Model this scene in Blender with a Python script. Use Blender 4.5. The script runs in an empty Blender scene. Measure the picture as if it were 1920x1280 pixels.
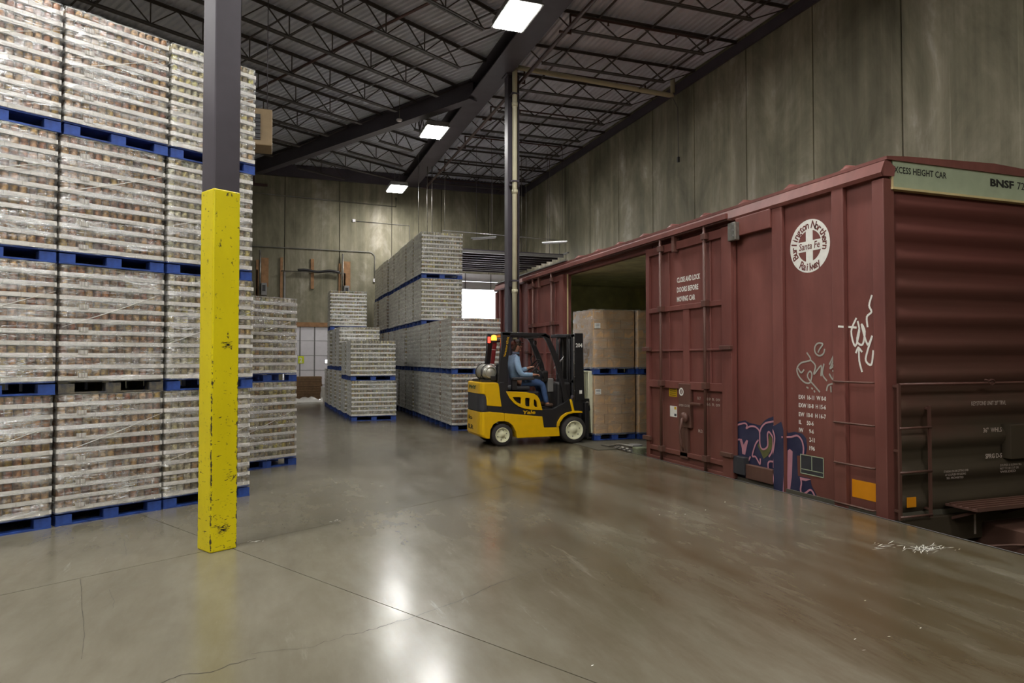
import bpy, bmesh, math, random
from mathutils import Vector, Matrix
random.seed(7)
R = random.random
def U(a, b): return a + (b - a) * random.random()
scene = bpy.context.scene
COL = scene.collection

# ---------------------------------------------------------------- camera, world, exposure
YAW, TILT, CAM_Z = math.radians(19.4), math.radians(1.44), 1.7
cam_data = bpy.data.cameras.new('camera'); cam_data.sensor_width = 36.0; cam_data.lens = 36.0 * 1275.0 / 1920.0
cam_data.clip_start = .05; cam_data.clip_end = 500
cam = bpy.data.objects.new('camera', cam_data); COL.objects.link(cam)
cam.location = (0, 0, CAM_Z); cam.rotation_euler = (math.radians(90) + TILT, 0, -YAW)
scene.camera = cam
world = bpy.data.worlds.new('world'); scene.world = world; world.use_nodes = True
bg = world.node_tree.nodes['Background']; bg.inputs[0].default_value = (.86, .90, 1.0, 1); bg.inputs[1].default_value = 8.0
scene.view_settings.view_transform = 'Standard'; scene.view_settings.look = 'None'
scene.view_settings.gamma = 1.0; scene.view_settings.use_curve_mapping = False
scene.view_settings.exposure = 0.92
LAMP_STRENGTH = 62.0
cy = scene.cycles
cy.use_denoising = True; cy.max_bounces = 7; cy.diffuse_bounces = 5; cy.glossy_bounces = 4
cy.transparent_max_bounces = 14; cy.sample_clamp_indirect = 4.0; cy.caustics_reflective = False; cy.caustics_refractive = False

# ---------------------------------------------------------------- helpers
C30, S30 = math.cos(math.radians(30)), .5
def B(u, v, z=0): return Vector((u * C30 - v * S30, u * S30 + v * C30, z))    # warehouse grid, turned 30 degrees from the rail wall
ROT30 = math.radians(30)
def srgb(r, g, b):
    f = lambda c: (c / 255) / 12.92 if c / 255 <= .04045 else ((c / 255 + .055) / 1.055) ** 2.4
    return (f(r), f(g), f(b), 1)

def new_mat(name):
    m = bpy.data.materials.new(name); m.use_nodes = True
    nt = m.node_tree; b = nt.nodes['Principled BSDF']
    return m, nt, b
def node(nt, t, **k):
    n = nt.nodes.new(t)
    for a, v in k.items(): setattr(n, a, v)
    return n
def mapping(nt, scale, coord='Object', loc=(0, 0, 0), rot=(0, 0, 0)):
    if coord == 'World': src = node(nt, 'ShaderNodeNewGeometry').outputs['Position']
    else: src = node(nt, 'ShaderNodeTexCoord').outputs[coord]
    mp = node(nt, 'ShaderNodeMapping'); mp.inputs['Scale'].default_value = scale; mp.inputs['Location'].default_value = loc
    mp.inputs['Rotation'].default_value = rot
    nt.links.new(src, mp.inputs[0]); return mp.outputs[0]
def noise(nt, vec, scale=1, detail=4, rough=.55, dist=0):
    n = node(nt, 'ShaderNodeTexNoise'); n.inputs['Scale'].default_value = scale; n.inputs['Detail'].default_value = detail
    n.inputs['Roughness'].default_value = rough; n.inputs['Distortion'].default_value = dist
    nt.links.new(vec, n.inputs['Vector']); return n.outputs['Fac']
def ramp(nt, fac, stops, interp='LINEAR'):
    n = node(nt, 'ShaderNodeValToRGB'); n.color_ramp.interpolation = interp
    e = n.color_ramp.elements
    while len(e) < len(stops): e.new(.5)
    for i, (p, c) in enumerate(stops):
        e[i].position = p; e[i].color = c if len(c) == 4 else (*c, 1)
    nt.links.new(fac, n.inputs[0]); return n.outputs[0]
def mix(nt, fac, a, b, mode='MIX'):
    n = node(nt, 'ShaderNodeMix', data_type='RGBA', blend_type=mode)
    if hasattr(fac, 'links') or hasattr(fac, 'is_linked'): nt.links.new(fac, n.inputs[0])
    else: n.inputs[0].default_value = fac
    for s, v in ((6, a), (7, b)):
        if isinstance(v, (tuple, list)): n.inputs[s].default_value = v
        else: nt.links.new(v, n.inputs[s])
    return n.outputs[2]
def bump(nt, b, h, strength=.3, dist=.01):
    n = node(nt, 'ShaderNodeBump'); n.inputs['Strength'].default_value = strength; n.inputs['Distance'].default_value = dist
    nt.links.new(h, n.inputs['Height']); nt.links.new(n.outputs[0], b.inputs['Normal'])
W1 = (1, 1, 1, 1); K1 = (0, 0, 0, 1)

def plain(name, col, rough=.5, metal=0., var=.18, scale=6., bmp=0., col2=None):
    """a flat colour broken up by soft grime"""
    m, nt, b = new_mat(name)
    v = mapping(nt, (scale,) * 3)
    f = noise(nt, v, 1, 5)
    dark = tuple(c * (1 - var) for c in col[:3]) + (1,); lite = tuple(min(1, c * (1 + var)) for c in (col2 or col)[:3]) + (1,)
    nt.links.new(ramp(nt, f, [(.3, dark), (.7, lite)]), b.inputs['Base Color'])
    b.inputs['Roughness'].default_value = rough; b.inputs['Metallic'].default_value = metal
    if bmp: bump(nt, b, noise(nt, v, 6, 3), bmp)
    return m

def concrete_floor():
    m, nt, b = new_mat('polished_concrete')
    big = noise(nt, mapping(nt, (.4, .3, .35), 'World'), 1, 5, .55, .2)
    streak = noise(nt, mapping(nt, (3.2, .5, 1), 'World', rot=(0, 0, -.10)), 1, 8, .65, .15)
    fine = noise(nt, mapping(nt, (4, 1.6, 1), 'World', rot=(0, 0, -.4)), 1, 9, .68, .2)
    c = ramp(nt, big, [(.3, srgb(105, 101, 86)), (.5, srgb(118, 113, 98)), (.72, srgb(133, 128, 113))])
    c = mix(nt, .55, c, ramp(nt, streak, [(.28, (.74, .71, .66, 1)), (.5, (.93, .92, .91, 1)), (.72, (1.08, 1.08, 1.08, 1))]), 'MULTIPLY')
    c = mix(nt, .6, c, ramp(nt, fine, [(.35, (.84, .82, .79, 1)), (.62, (1.04, 1.04, 1.04, 1))]), 'MULTIPLY')
    # traffic stains: browner towards the dock edge (x grows to the rail side)
    sx = node(nt, 'ShaderNodeSeparateXYZ'); g = node(nt, 'ShaderNodeNewGeometry'); nt.links.new(g.outputs['Position'], sx.inputs[0])
    mr = node(nt, 'ShaderNodeMapRange'); mr.inputs[1].default_value = .3; mr.inputs[2].default_value = 3.4
    nt.links.new(sx.outputs[0], mr.inputs[0])
    st = ramp(nt, noise(nt, mapping(nt, (1.5, .40, 1), 'World', loc=(3, 1, 0), rot=(0, 0, -.15)), 1, 8, .68, .25), [(.33, K1), (.62, W1)])
    mu = node(nt, 'ShaderNodeMath', operation='MULTIPLY'); nt.links.new(mr.outputs[0], mu.inputs[0]); nt.links.new(st, mu.inputs[1])
    m2 = node(nt, 'ShaderNodeMath', operation='MULTIPLY'); m2.inputs[1].default_value = .95
    nt.links.new(mu.outputs[0], m2.inputs[0])
    c = mix(nt, m2.outputs[0], c, srgb(80, 68, 48))
    sc = ramp(nt, noise(nt, mapping(nt, (5, .8, 1), 'World', rot=(0, 0, -.22)), 1, 9, .78, .3), [(.60, K1), (.78, W1)])
    m3 = node(nt, 'ShaderNodeMath', operation='MULTIPLY'); nt.links.new(sc, m3.inputs[0]); m3.inputs[1].default_value = .3
    c = mix(nt, m3.outputs[0], c, srgb(188, 184, 172))
    nt.links.new(c, b.inputs['Base Color'])
    rr = node(nt, 'ShaderNodeMapRange'); rr.inputs[1].default_value = .3; rr.inputs[2].default_value = .7
    rr.inputs[3].default_value = .17; rr.inputs[4].default_value = .27
    nt.links.new(fine, rr.inputs[0]); nt.links.new(rr.outputs[0], b.inputs['Roughness'])
    b.inputs['Specular IOR Level'].default_value = .55
    bump(nt, b, noise(nt, mapping(nt, (.8, .8, 1), 'World'), 1, 3, .5), .03, .02)
    return m
def concrete_wall():
    m, nt, b = new_mat('tilt_up_concrete')
    big = noise(nt, mapping(nt, (.7, .7, .35), 'World'), 1, 7, .66, .5)
    ver = noise(nt, mapping(nt, (3.4, 3.4, .10), 'World'), 1, 6, .6)
    c = ramp(nt, big, [(.32, srgb(94, 91, 72)), (.48, srgb(124, 119, 98)), (.58, srgb(142, 136, 116)), (.72, srgb(188, 180, 166))])
    c = mix(nt, .75, c, ramp(nt, ver, [(.33, (.62, .61, .56, 1)), (.52, (.92, .92, .90, 1)), (.68, (1.25, 1.23, 1.2, 1))]), 'MULTIPLY')
    drip = ramp(nt, noise(nt, mapping(nt, (14, 14, .06), 'World'), 1, 3), [(.68, K1), (.76, W1)])
    mm = node(nt, 'ShaderNodeMath', operation='MULTIPLY'); mm.inputs[1].default_value = .3; nt.links.new(drip, mm.inputs[0])
    c = mix(nt, mm.outputs[0], c, srgb(190, 184, 160))
    oi = node(nt, 'ShaderNodeObjectInfo')
    c = mix(nt, .25, c, ramp(nt, oi.outputs['Random'], [(0, (.75, .75, .73, 1)), (1, (1.1, 1.1, 1.1, 1))]), 'MULTIPLY')
    nt.links.new(c, b.inputs['Base Color']); b.inputs['Roughness'].default_value = .72
    bump(nt, b, noise(nt, mapping(nt, (5, 5, 5), 'World'), 1, 8, .7), .18, .01)
    return m
def car_paint(name='boxcar_red_paint', a=(104, 57, 51), c2=(132, 79, 71), rust=(88, 60, 44)):
    m, nt, b = new_mat(name)
    n1 = noise(nt, mapping(nt, (1.0, 1.0, .5), 'World'), 1, 7, .62, .5)
    n2 = noise(nt, mapping(nt, (5, 5, .5), 'World'), 1, 6, .6)
    c = ramp(nt, n1, [(.3, srgb(*a)), (.7, srgb(*c2))])
    c = mix(nt, .5, c, ramp(nt, n2, [(.35, (.78, .76, .74, 1)), (.65, (1.1, 1.08, 1.08, 1))]), 'MULTIPLY')
    # road grime rising from the sill
    sx = node(nt, 'ShaderNodeSeparateXYZ'); g = node(nt, 'ShaderNodeNewGeometry'); nt.links.new(g.outputs['Position'], sx.inputs[0])
    mr = node(nt, 'ShaderNodeMapRange'); mr.inputs[1].default_value = 1.5; mr.inputs[2].default_value = -.2; mr.inputs[3].default_value = 0; mr.inputs[4].default_value = .75
    nt.links.new(sx.outputs[2], mr.inputs[0])
    mu = node(nt, 'ShaderNodeMath', operation='MULTIPLY'); nt.links.new(mr.outputs[0], mu.inputs[0]); nt.links.new(n1, mu.inputs[1])
    c = mix(nt, mu.outputs[0], c, srgb(*rust))
    nt.links.new(c, b.inputs['Base Color']); b.inputs['Roughness'].default_value = .55
    bump(nt, b, noise(nt, mapping(nt, (3, 3, 3), 'World'), 1, 6), .12, .01)
    return m
def shaded_end_paint():
    m, nt, b = new_mat('boxcar_end_shade_paint')
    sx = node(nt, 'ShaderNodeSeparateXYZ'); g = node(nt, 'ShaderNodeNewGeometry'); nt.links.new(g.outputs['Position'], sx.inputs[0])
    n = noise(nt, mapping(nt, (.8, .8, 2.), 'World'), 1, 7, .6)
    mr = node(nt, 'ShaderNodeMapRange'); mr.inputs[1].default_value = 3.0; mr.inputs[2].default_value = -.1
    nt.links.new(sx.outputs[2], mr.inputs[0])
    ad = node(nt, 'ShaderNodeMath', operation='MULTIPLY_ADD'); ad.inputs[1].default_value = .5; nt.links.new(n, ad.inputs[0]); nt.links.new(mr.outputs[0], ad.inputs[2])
    c = ramp(nt, ad.outputs[0], [(.25, srgb(92, 50, 43)), (.75, srgb(78, 50, 40)), (1.0, srgb(62, 53, 40))])  # shade on the car end is put into the paint; road grime lower
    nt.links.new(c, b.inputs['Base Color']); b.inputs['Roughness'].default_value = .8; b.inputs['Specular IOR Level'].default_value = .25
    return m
def yellow_paint(name, worn):
    m, nt, b = new_mat(name)
    c = ramp(nt, noise(nt, mapping(nt, (3, 3, 1.2)), 1, 5), [(.3, srgb(220, 202, 4)), (.7, srgb(236, 218, 10))])
    if worn:
        def frac(sock, op, val):
            q = node(nt, 'ShaderNodeMath', operation=op); nt.links.new(sock, q.inputs[0]); q.inputs[1].default_value = val; return q.outputs[0]
        tc = node(nt, 'ShaderNodeTexCoord'); sx = node(nt, 'ShaderNodeSeparateXYZ'); nt.links.new(tc.outputs['Object'], sx.inputs[0])
        ax, ay = frac(sx.outputs[0], 'ABSOLUTE', 0), frac(sx.outputs[1], 'ABSOLUTE', 0)
        mn = node(nt, 'ShaderNodeMath', operation='MINIMUM'); nt.links.new(ax, mn.inputs[0]); nt.links.new(ay, mn.inputs[1])
        edge = node(nt, 'ShaderNodeMapRange'); edge.inputs[1].default_value = .104; edge.inputs[2].default_value = .122; nt.links.new(mn.outputs[0], edge.inputs[0])
        low = node(nt, 'ShaderNodeMapRange'); low.inputs[1].default_value = 2.4; low.inputs[2].default_value = 1.2; nt.links.new(sx.outputs[2], low.inputs[0])
        low2 = node(nt, 'ShaderNodeMapRange'); low2.inputs[1].default_value = 2.0; low2.inputs[2].default_value = .2; nt.links.new(sx.outputs[2], low2.inputs[0])
        n1 = noise(nt, mapping(nt, (26, 26, 15)), 1, 5, .7)
        n2 = noise(nt, mapping(nt, (9, 9, 42)), 1, 4, .65)
        e = node(nt, 'ShaderNodeMath', operation='MULTIPLY'); nt.links.new(edge.outputs[0], e.inputs[0]); nt.links.new(low.outputs[0], e.inputs[1])
        e2 = node(nt, 'ShaderNodeMath', operation='MULTIPLY_ADD'); nt.links.new(e.outputs[0], e2.inputs[0]); e2.inputs[1].default_value = .22; nt.links.new(n1, e2.inputs[2])
        chip = ramp(nt, e2.outputs[0], [(.63, K1), (.66, W1)])
        l2 = node(nt, 'ShaderNodeMath', operation='MULTIPLY_ADD'); nt.links.new(low2.outputs[0], l2.inputs[0]); l2.inputs[1].default_value = .06; nt.links.new(n2, l2.inputs[2])
        scr = ramp(nt, l2.outputs[0], [(.68, K1), (.71, W1)])
        c = mix(nt, chip, c, srgb(60, 50, 44)); c = mix(nt, scr, c, srgb(86, 72, 30))
    nt.links.new(c, b.inputs['Base Color']); b.inputs['Roughness'].default_value = .38
    return m
def can_mat(name, stops):
    m, nt, b = new_mat(name)
    g = node(nt, 'ShaderNodeNewGeometry'); oi = node(nt, 'ShaderNodeObjectInfo')
    ad = node(nt, 'ShaderNodeMath', operation='ADD'); nt.links.new(g.outputs['Random Per Island'], ad.inputs[0]); nt.links.new(oi.outputs['Random'], ad.inputs[1])
    fr = node(nt, 'ShaderNodeMath', operation='FRACT'); nt.links.new(ad.outputs[0], fr.inputs[0])
    c = ramp(nt, fr.outputs[0], stops)
    tc = node(nt, 'ShaderNodeTexCoord'); sx = node(nt, 'ShaderNodeSeparateXYZ'); nt.links.new(tc.outputs['Object'], sx.inputs[0])
    dv = node(nt, 'ShaderNodeMath', operation='MULTIPLY'); dv.inputs[1].default_value = 1 / .119; nt.links.new(sx.outputs[2], dv.inputs[0])
    fz = node(nt, 'ShaderNodeMath', operation='FRACT'); nt.links.new(dv.outputs[0], fz.inputs[0])
    vo = node(nt, 'ShaderNodeTexVoronoi'); vo.inputs['Scale'].default_value = 1; nt.links.new(mapping(nt, (34, 34, 42), 'World'), vo.inputs['Vector'])
    bw = node(nt, 'ShaderNodeRGBToBW'); nt.links.new(vo.outputs['Color'], bw.inputs[0])
    c = mix(nt, .8, c, ramp(nt, bw.outputs[0], [(.25, (.42, .36, .30, 1)), (.5, (.85, .8, .7, 1)), (.75, (1.5, 1.45, 1.3, 1))]), 'MULTIPLY')
    c = mix(nt, ramp(nt, fz.outputs[0], [(.0, W1), (.05, K1), (.86, K1), (.90, W1)], 'CONSTANT'), c, srgb(150, 142, 128))
    nt.links.new(c, b.inputs['Base Color']); b.inputs['Roughness'].default_value = .35; b.inputs['Metallic'].default_value = .12
    return m
def film_mat(name, haze=.10, streaks=.5, edge=.5, tint=(.95, .96, .94, 1), aniso=(1.0, 1.0, 9), rough=.20, gloss=.66):
    """stretch wrap: clear film, with crease highlights and haze painted in as white"""
    m, nt, b = new_mat(name)
    out = nt.nodes['Material Output']; nt.nodes.remove(b)
    gl = node(nt, 'ShaderNodeBsdfGlossy'); gl.inputs['Color'].default_value = (1, 1, 1, 1); gl.inputs['Roughness'].default_value = rough
    df = node(nt, 'ShaderNodeBsdfDiffuse'); df.inputs['Color'].default_value = tint
    sk = node(nt, 'ShaderNodeMixShader'); sk.inputs[0].default_value = gloss; nt.links.new(df.outputs[0], sk.inputs[1]); nt.links.new(gl.outputs[0], sk.inputs[2])
    tr = node(nt, 'ShaderNodeBsdfTransparent'); tr.inputs[0].default_value = (.97, .97, .96, 1)
    def op(o, x, y, clamp=False):
        q = node(nt, 'ShaderNodeMath', operation=o, use_clamp=clamp)
        for i, v in enumerate((x, y)):
            if isinstance(v, (int, float)): q.inputs[i].default_value = v
            else: nt.links.new(v, q.inputs[i])
        return q.outputs[0]
    n1 = noise(nt, mapping(nt, aniso, 'World'), 1.5, 6, .62, .6)
    n2 = noise(nt, mapping(nt, (4, 4, 34), 'World', rot=(.06, .10, 0)), 1, 5, .66, .9)
    n3 = noise(nt, mapping(nt, (3, 3, 30), 'World', rot=(-.22, .26, 0), loc=(5, 2, 1)), 1, 4, .6, 1.2)
    patch = ramp(nt, noise(nt, mapping(nt, (1.6, 1.6, 5), 'World', loc=(9, 3, 2)), 1, 3, .5), [(.40, K1), (.62, W1)])
    def ridge(n, w):   # thin white lines painted as highlights along the creases
        return ramp(nt, op('ABSOLUTE', op('SUBTRACT', n, .5), 0), [(0, W1), (w, K1)])
    cr = op('ADD', op('MULTIPLY', ridge(n2, .022), .8), op('MULTIPLY', ridge(n3, .014), .7))
    s2 = ramp(nt, n2, [(.56, K1), (.66, W1)])
    st = op('ADD', op('MULTIPLY', op('ADD', s2, cr), op('ADD', patch, .22)), op('MULTIPLY', ramp(nt, n1, [(.50, K1), (.66, W1)]), .5))
    a2 = node(nt, 'ShaderNodeMath', operation='MULTIPLY_ADD'); nt.links.new(st, a2.inputs[0]); a2.inputs[1].default_value = streaks; a2.inputs[2].default_value = haze
    lw = node(nt, 'ShaderNodeLayerWeight'); lw.inputs[0].default_value = .35
    pw = node(nt, 'ShaderNodeMath', operation='POWER'); pw.inputs[1].default_value = 1.6; nt.links.new(lw.outputs['Facing'], pw.inputs[0])
    a3 = node(nt, 'ShaderNodeMath', operation='MULTIPLY_ADD', use_clamp=True); nt.links.new(pw.outputs[0], a3.inputs[0]); a3.inputs[1].default_value = edge; nt.links.new(a2.outputs[0], a3.inputs[2])
    bn = node(nt, 'ShaderNodeBump'); bn.inputs['Strength'].default_value = .8; bn.inputs['Distance'].default_value = .05
    nt.links.new(n1, bn.inputs['Height'])
    bn2 = node(nt, 'ShaderNodeBump'); bn2.inputs['Strength'].default_value = .6; bn2.inputs['Distance'].default_value = .015
    nt.links.new(n2, bn2.inputs['Height']); nt.links.new(bn.outputs[0], bn2.inputs['Normal']); nt.links.new(bn2.outputs[0], gl.inputs['Normal'])
    ms = node(nt, 'ShaderNodeMixShader'); nt.links.new(a3.outputs[0], ms.inputs[0]); nt.links.new(tr.outputs[0], ms.inputs[1]); nt.links.new(sk.outputs[0], ms.inputs[2])
    nt.links.new(ms.outputs[0], out.inputs[0])
    return m

def emit_mat(name, col, s):
    m, nt, b = new_mat(name)
    b.inputs['Base Color'].default_value = (.02, .02, .02, 1); b.inputs['Emission Color'].default_value = col; b.inputs['Emission Strength'].default_value = s
    return m

M = {}
M['floor'] = concrete_floor(); M['wall'] = concrete_wall()
M['red'] = car_paint(); M['end'] = shaded_end_paint()
M['red_dark'] = car_paint('boxcar_grimy_fittings', (84, 52, 44), (104, 68, 58), (80, 66, 52))
M['yellow_worn'] = yellow_paint('worn_yellow_column_paint', True)
M['truck_yellow'] = plain('forklift_yellow_enamel', srgb(226, 178, 8), .3, 0, .06)
M['black'] = plain('black_enamel', srgb(34, 32, 33), .42, 0, .15)
M['dgrey'] = plain('charcoal_plastic', srgb(52, 52, 56), .5, 0, .15)
M['steel_dark'] = plain('dark_primed_steel', srgb(74, 68, 76), .55, .1, .15, 2)
M['joist'] = plain('joist_primer_grey', srgb(74, 68, 66), .6, .1, .2, 3)
M['deck'] = plain('galvanised_roof_deck', srgb(204, 206, 218), .5, .0, .10, 1.5)
M['sprk'] = plain('dark_red_sprinkler_pipe', srgb(74, 50, 46), .5, .1, .2)
M['cream_pipe'] = plain('cream_drain_pipe', srgb(206, 200, 170), .4, 0, .06)
M['steel'] = plain('worn_bare_steel', srgb(140, 136, 128), .4, .7, .25, 12)
M['chrome'] = plain('bright_steel', srgb(200, 200, 200), .25, .9, .1)
M['tank'] = plain('aluminium_tank', srgb(186, 184, 174), .38, .6, .12, 9)
M['rubber'] = plain('tyre_rubber', srgb(52, 48, 46), .75, 0, .2, 9)
M['rim'] = plain('cream_wheel_rim', srgb(222, 220, 186), .5, 0, .12, 14)
M['cream'] = plain('cream_plate_paint', srgb(220, 218, 190), .5, 0, .06)
M['blue'] = plain('blue_pallet_paint', srgb(28, 52, 112), .6, 0, .35, 7, .2, srgb(40, 70, 142))
M['blue_old'] = plain('scuffed_blue_pallet_paint', srgb(52, 64, 90), .7, 0, .45, 12, .3, srgb(96, 88, 70))
M['tray'] = plain('pale_cardboard_tray', srgb(214, 210, 204), .7, 0, .10, 14)
M['carton'] = plain('brown_corrugated_carton', srgb(194, 156, 112), .75, 0, .12, 5)
M['white_door'] = plain('white_door_panel', srgb(222, 218, 222), .5, 0, .04)
M['grey_metal'] = plain('grey_enamel', srgb(128, 126, 124), .5, .2, .12)
M['wood'] = plain('bare_lumber', srgb(146, 108, 72), .7, 0, .25, 5)
M['wood_pale'] = plain('cream_heater_case', srgb(150, 128, 96), .6, 0, .1)
M['plyside'] = plain('stacked_brown_board', srgb(120, 92, 64), .75, 0, .25, 8)
M['white_paint'] = plain('white_stencil_paint', srgb(232, 230, 222), .6, 0, .06, 20)
M['stencil_faded'] = plain('faded_white_stencil', srgb(176, 160, 150), .6, 0, .2, 20)
M['black_paint'] = plain('black_stencil_paint', srgb(26, 26, 24), .6, 0, .1)
M['green_band'] = plain('pale_green_band_paint', srgb(166, 176, 148), .6, 0, .08, 5)
M['cream_edge'] = plain('cream_band_edge', srgb(204, 184, 136), .6, 0, .1)
M['red_print'] = plain('red_brown_print', srgb(104, 52, 46), .6)
M['navy'] = plain('navy_spray_paint', srgb(40, 42, 78), .5, 0, .3, 3, 0, srgb(46, 48, 70))
M['pink'] = plain('pink_spray_paint', srgb(186, 130, 142), .55, 0, .1, 8)
M['hinge'] = plain('grimy_green_casting', srgb(112, 116, 92), .7, .1, .3, 20)
M['olive'] = plain('olive_spray_paint', srgb(92, 92, 54), .55, 0, .2, 8)
M['silver'] = plain('silver_spray_paint', srgb(168, 166, 156), .5, .1, .1, 10)
M['amber'] = plain('amber_reflector', srgb(214, 138, 14), .35, 0, .06)
M['label_yellow'] = plain('yellow_warning_label', srgb(206, 166, 20), .5, 0, .04)
M['lining'] = plain('pale_green_car_lining', srgb(226, 226, 192), .6, 0, .2, 3, .1)
M['lining_floor'] = plain('car_floor_steel', srgb(92, 88, 76), .5, .2, .2, 4)
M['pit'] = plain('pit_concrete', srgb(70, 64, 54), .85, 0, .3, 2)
M['void'] = plain('dark_joint', srgb(48, 43, 36), .9, 0, .2)
M['skin'] = plain('skin', srgb(196, 142, 116), .55, 0, .05, 8)
M['shirt'] = plain('light_blue_shirt', srgb(140, 168, 196), .85, 0, .14, 12, .3)
M['jeans'] = plain('blue_denim', srgb(70, 96, 140), .85, 0, .2, 14, .3)
M['hair'] = plain('grey_brown_hair', srgb(84, 70, 60), .9, 0, .4, 40, .6)
M['boot'] = plain('brown_work_boot', srgb(84, 62, 48), .7)
M['lamp'] = emit_mat('lamp_lens', (1.0, .985, .95, 1), LAMP_STRENGTH)
M['amber_glow'] = emit_mat('amber_beacon', (1.0, .27, .02, 1), 2.6)
M['red_glow'] = emit_mat('red_tail_lamp', (1.0, .018, .01, 1), 4.5)
M['green_dot'] = plain('dark_green_decal', srgb(44, 84, 60), .5)
M['poly_white'] = plain('crumpled_white_plastic', srgb(210, 206, 198), .4, 0, .05, 6)
M['ground'] = plain('pale_gravel_ground', srgb(196, 192, 186), .9, 0, .1, 2)
brown = [(0, srgb(156, 104, 56)), (.2, srgb(110, 60, 40)), (.4, srgb(168, 132, 76)), (.55, srgb(84, 50, 40)), (.7, srgb(150, 124, 48)), (.85, srgb(128, 74, 50)), (1, srgb(186, 160, 118))]
green = [(0, srgb(176, 168, 120)), (.25, srgb(120, 104, 70)), (.45, srgb(196, 190, 160)), (.62, srgb(96, 100, 62)), (.8, srgb(150, 116, 72)), (1, srgb(184, 178, 96))]
M['can_brown'] = can_mat('brown_label_cans', brown); M['can_green'] = can_mat('mixed_label_cans', green)
M['film'] = film_mat('stretch_film', .06, .85, .22)
M['film_far'] = film_mat('painted_sheen_film', .09, .62, .85, (.97, 1, .96, 1), gloss=.5)  # whiter at grazing angles: reflections on the side faces painted in
M['film_carton'] = film_mat('carton_stretch_film', .12, .45, .7, aniso=(1.2, 1.2, 7))

def link(name, mesh, parent=None, loc=(0, 0, 0), rot=(0, 0, 0)):
    o = bpy.data.objects.new(name, mesh); COL.objects.link(o); o.location = loc; o.rotation_euler = rot
    if parent: o.parent = parent; KIDS.setdefault(parent.name, []).append(o)
    return o
KIDS = {}
def thing(name, label, cat, loc=(0, 0, 0), rz=0, group=None):
    o = link(name, None, None, loc, (0, 0, rz)); o.empty_display_size = .1
    o['label'] = label; o['category'] = cat
    if group: o['group'] = group
    return o
def tag(o, label, cat, group=None):
    o['label'] = label; o['category'] = cat
    if group: o['group'] = group
    return o
def structure(o): o['kind'] = 'structure'; return o

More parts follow.
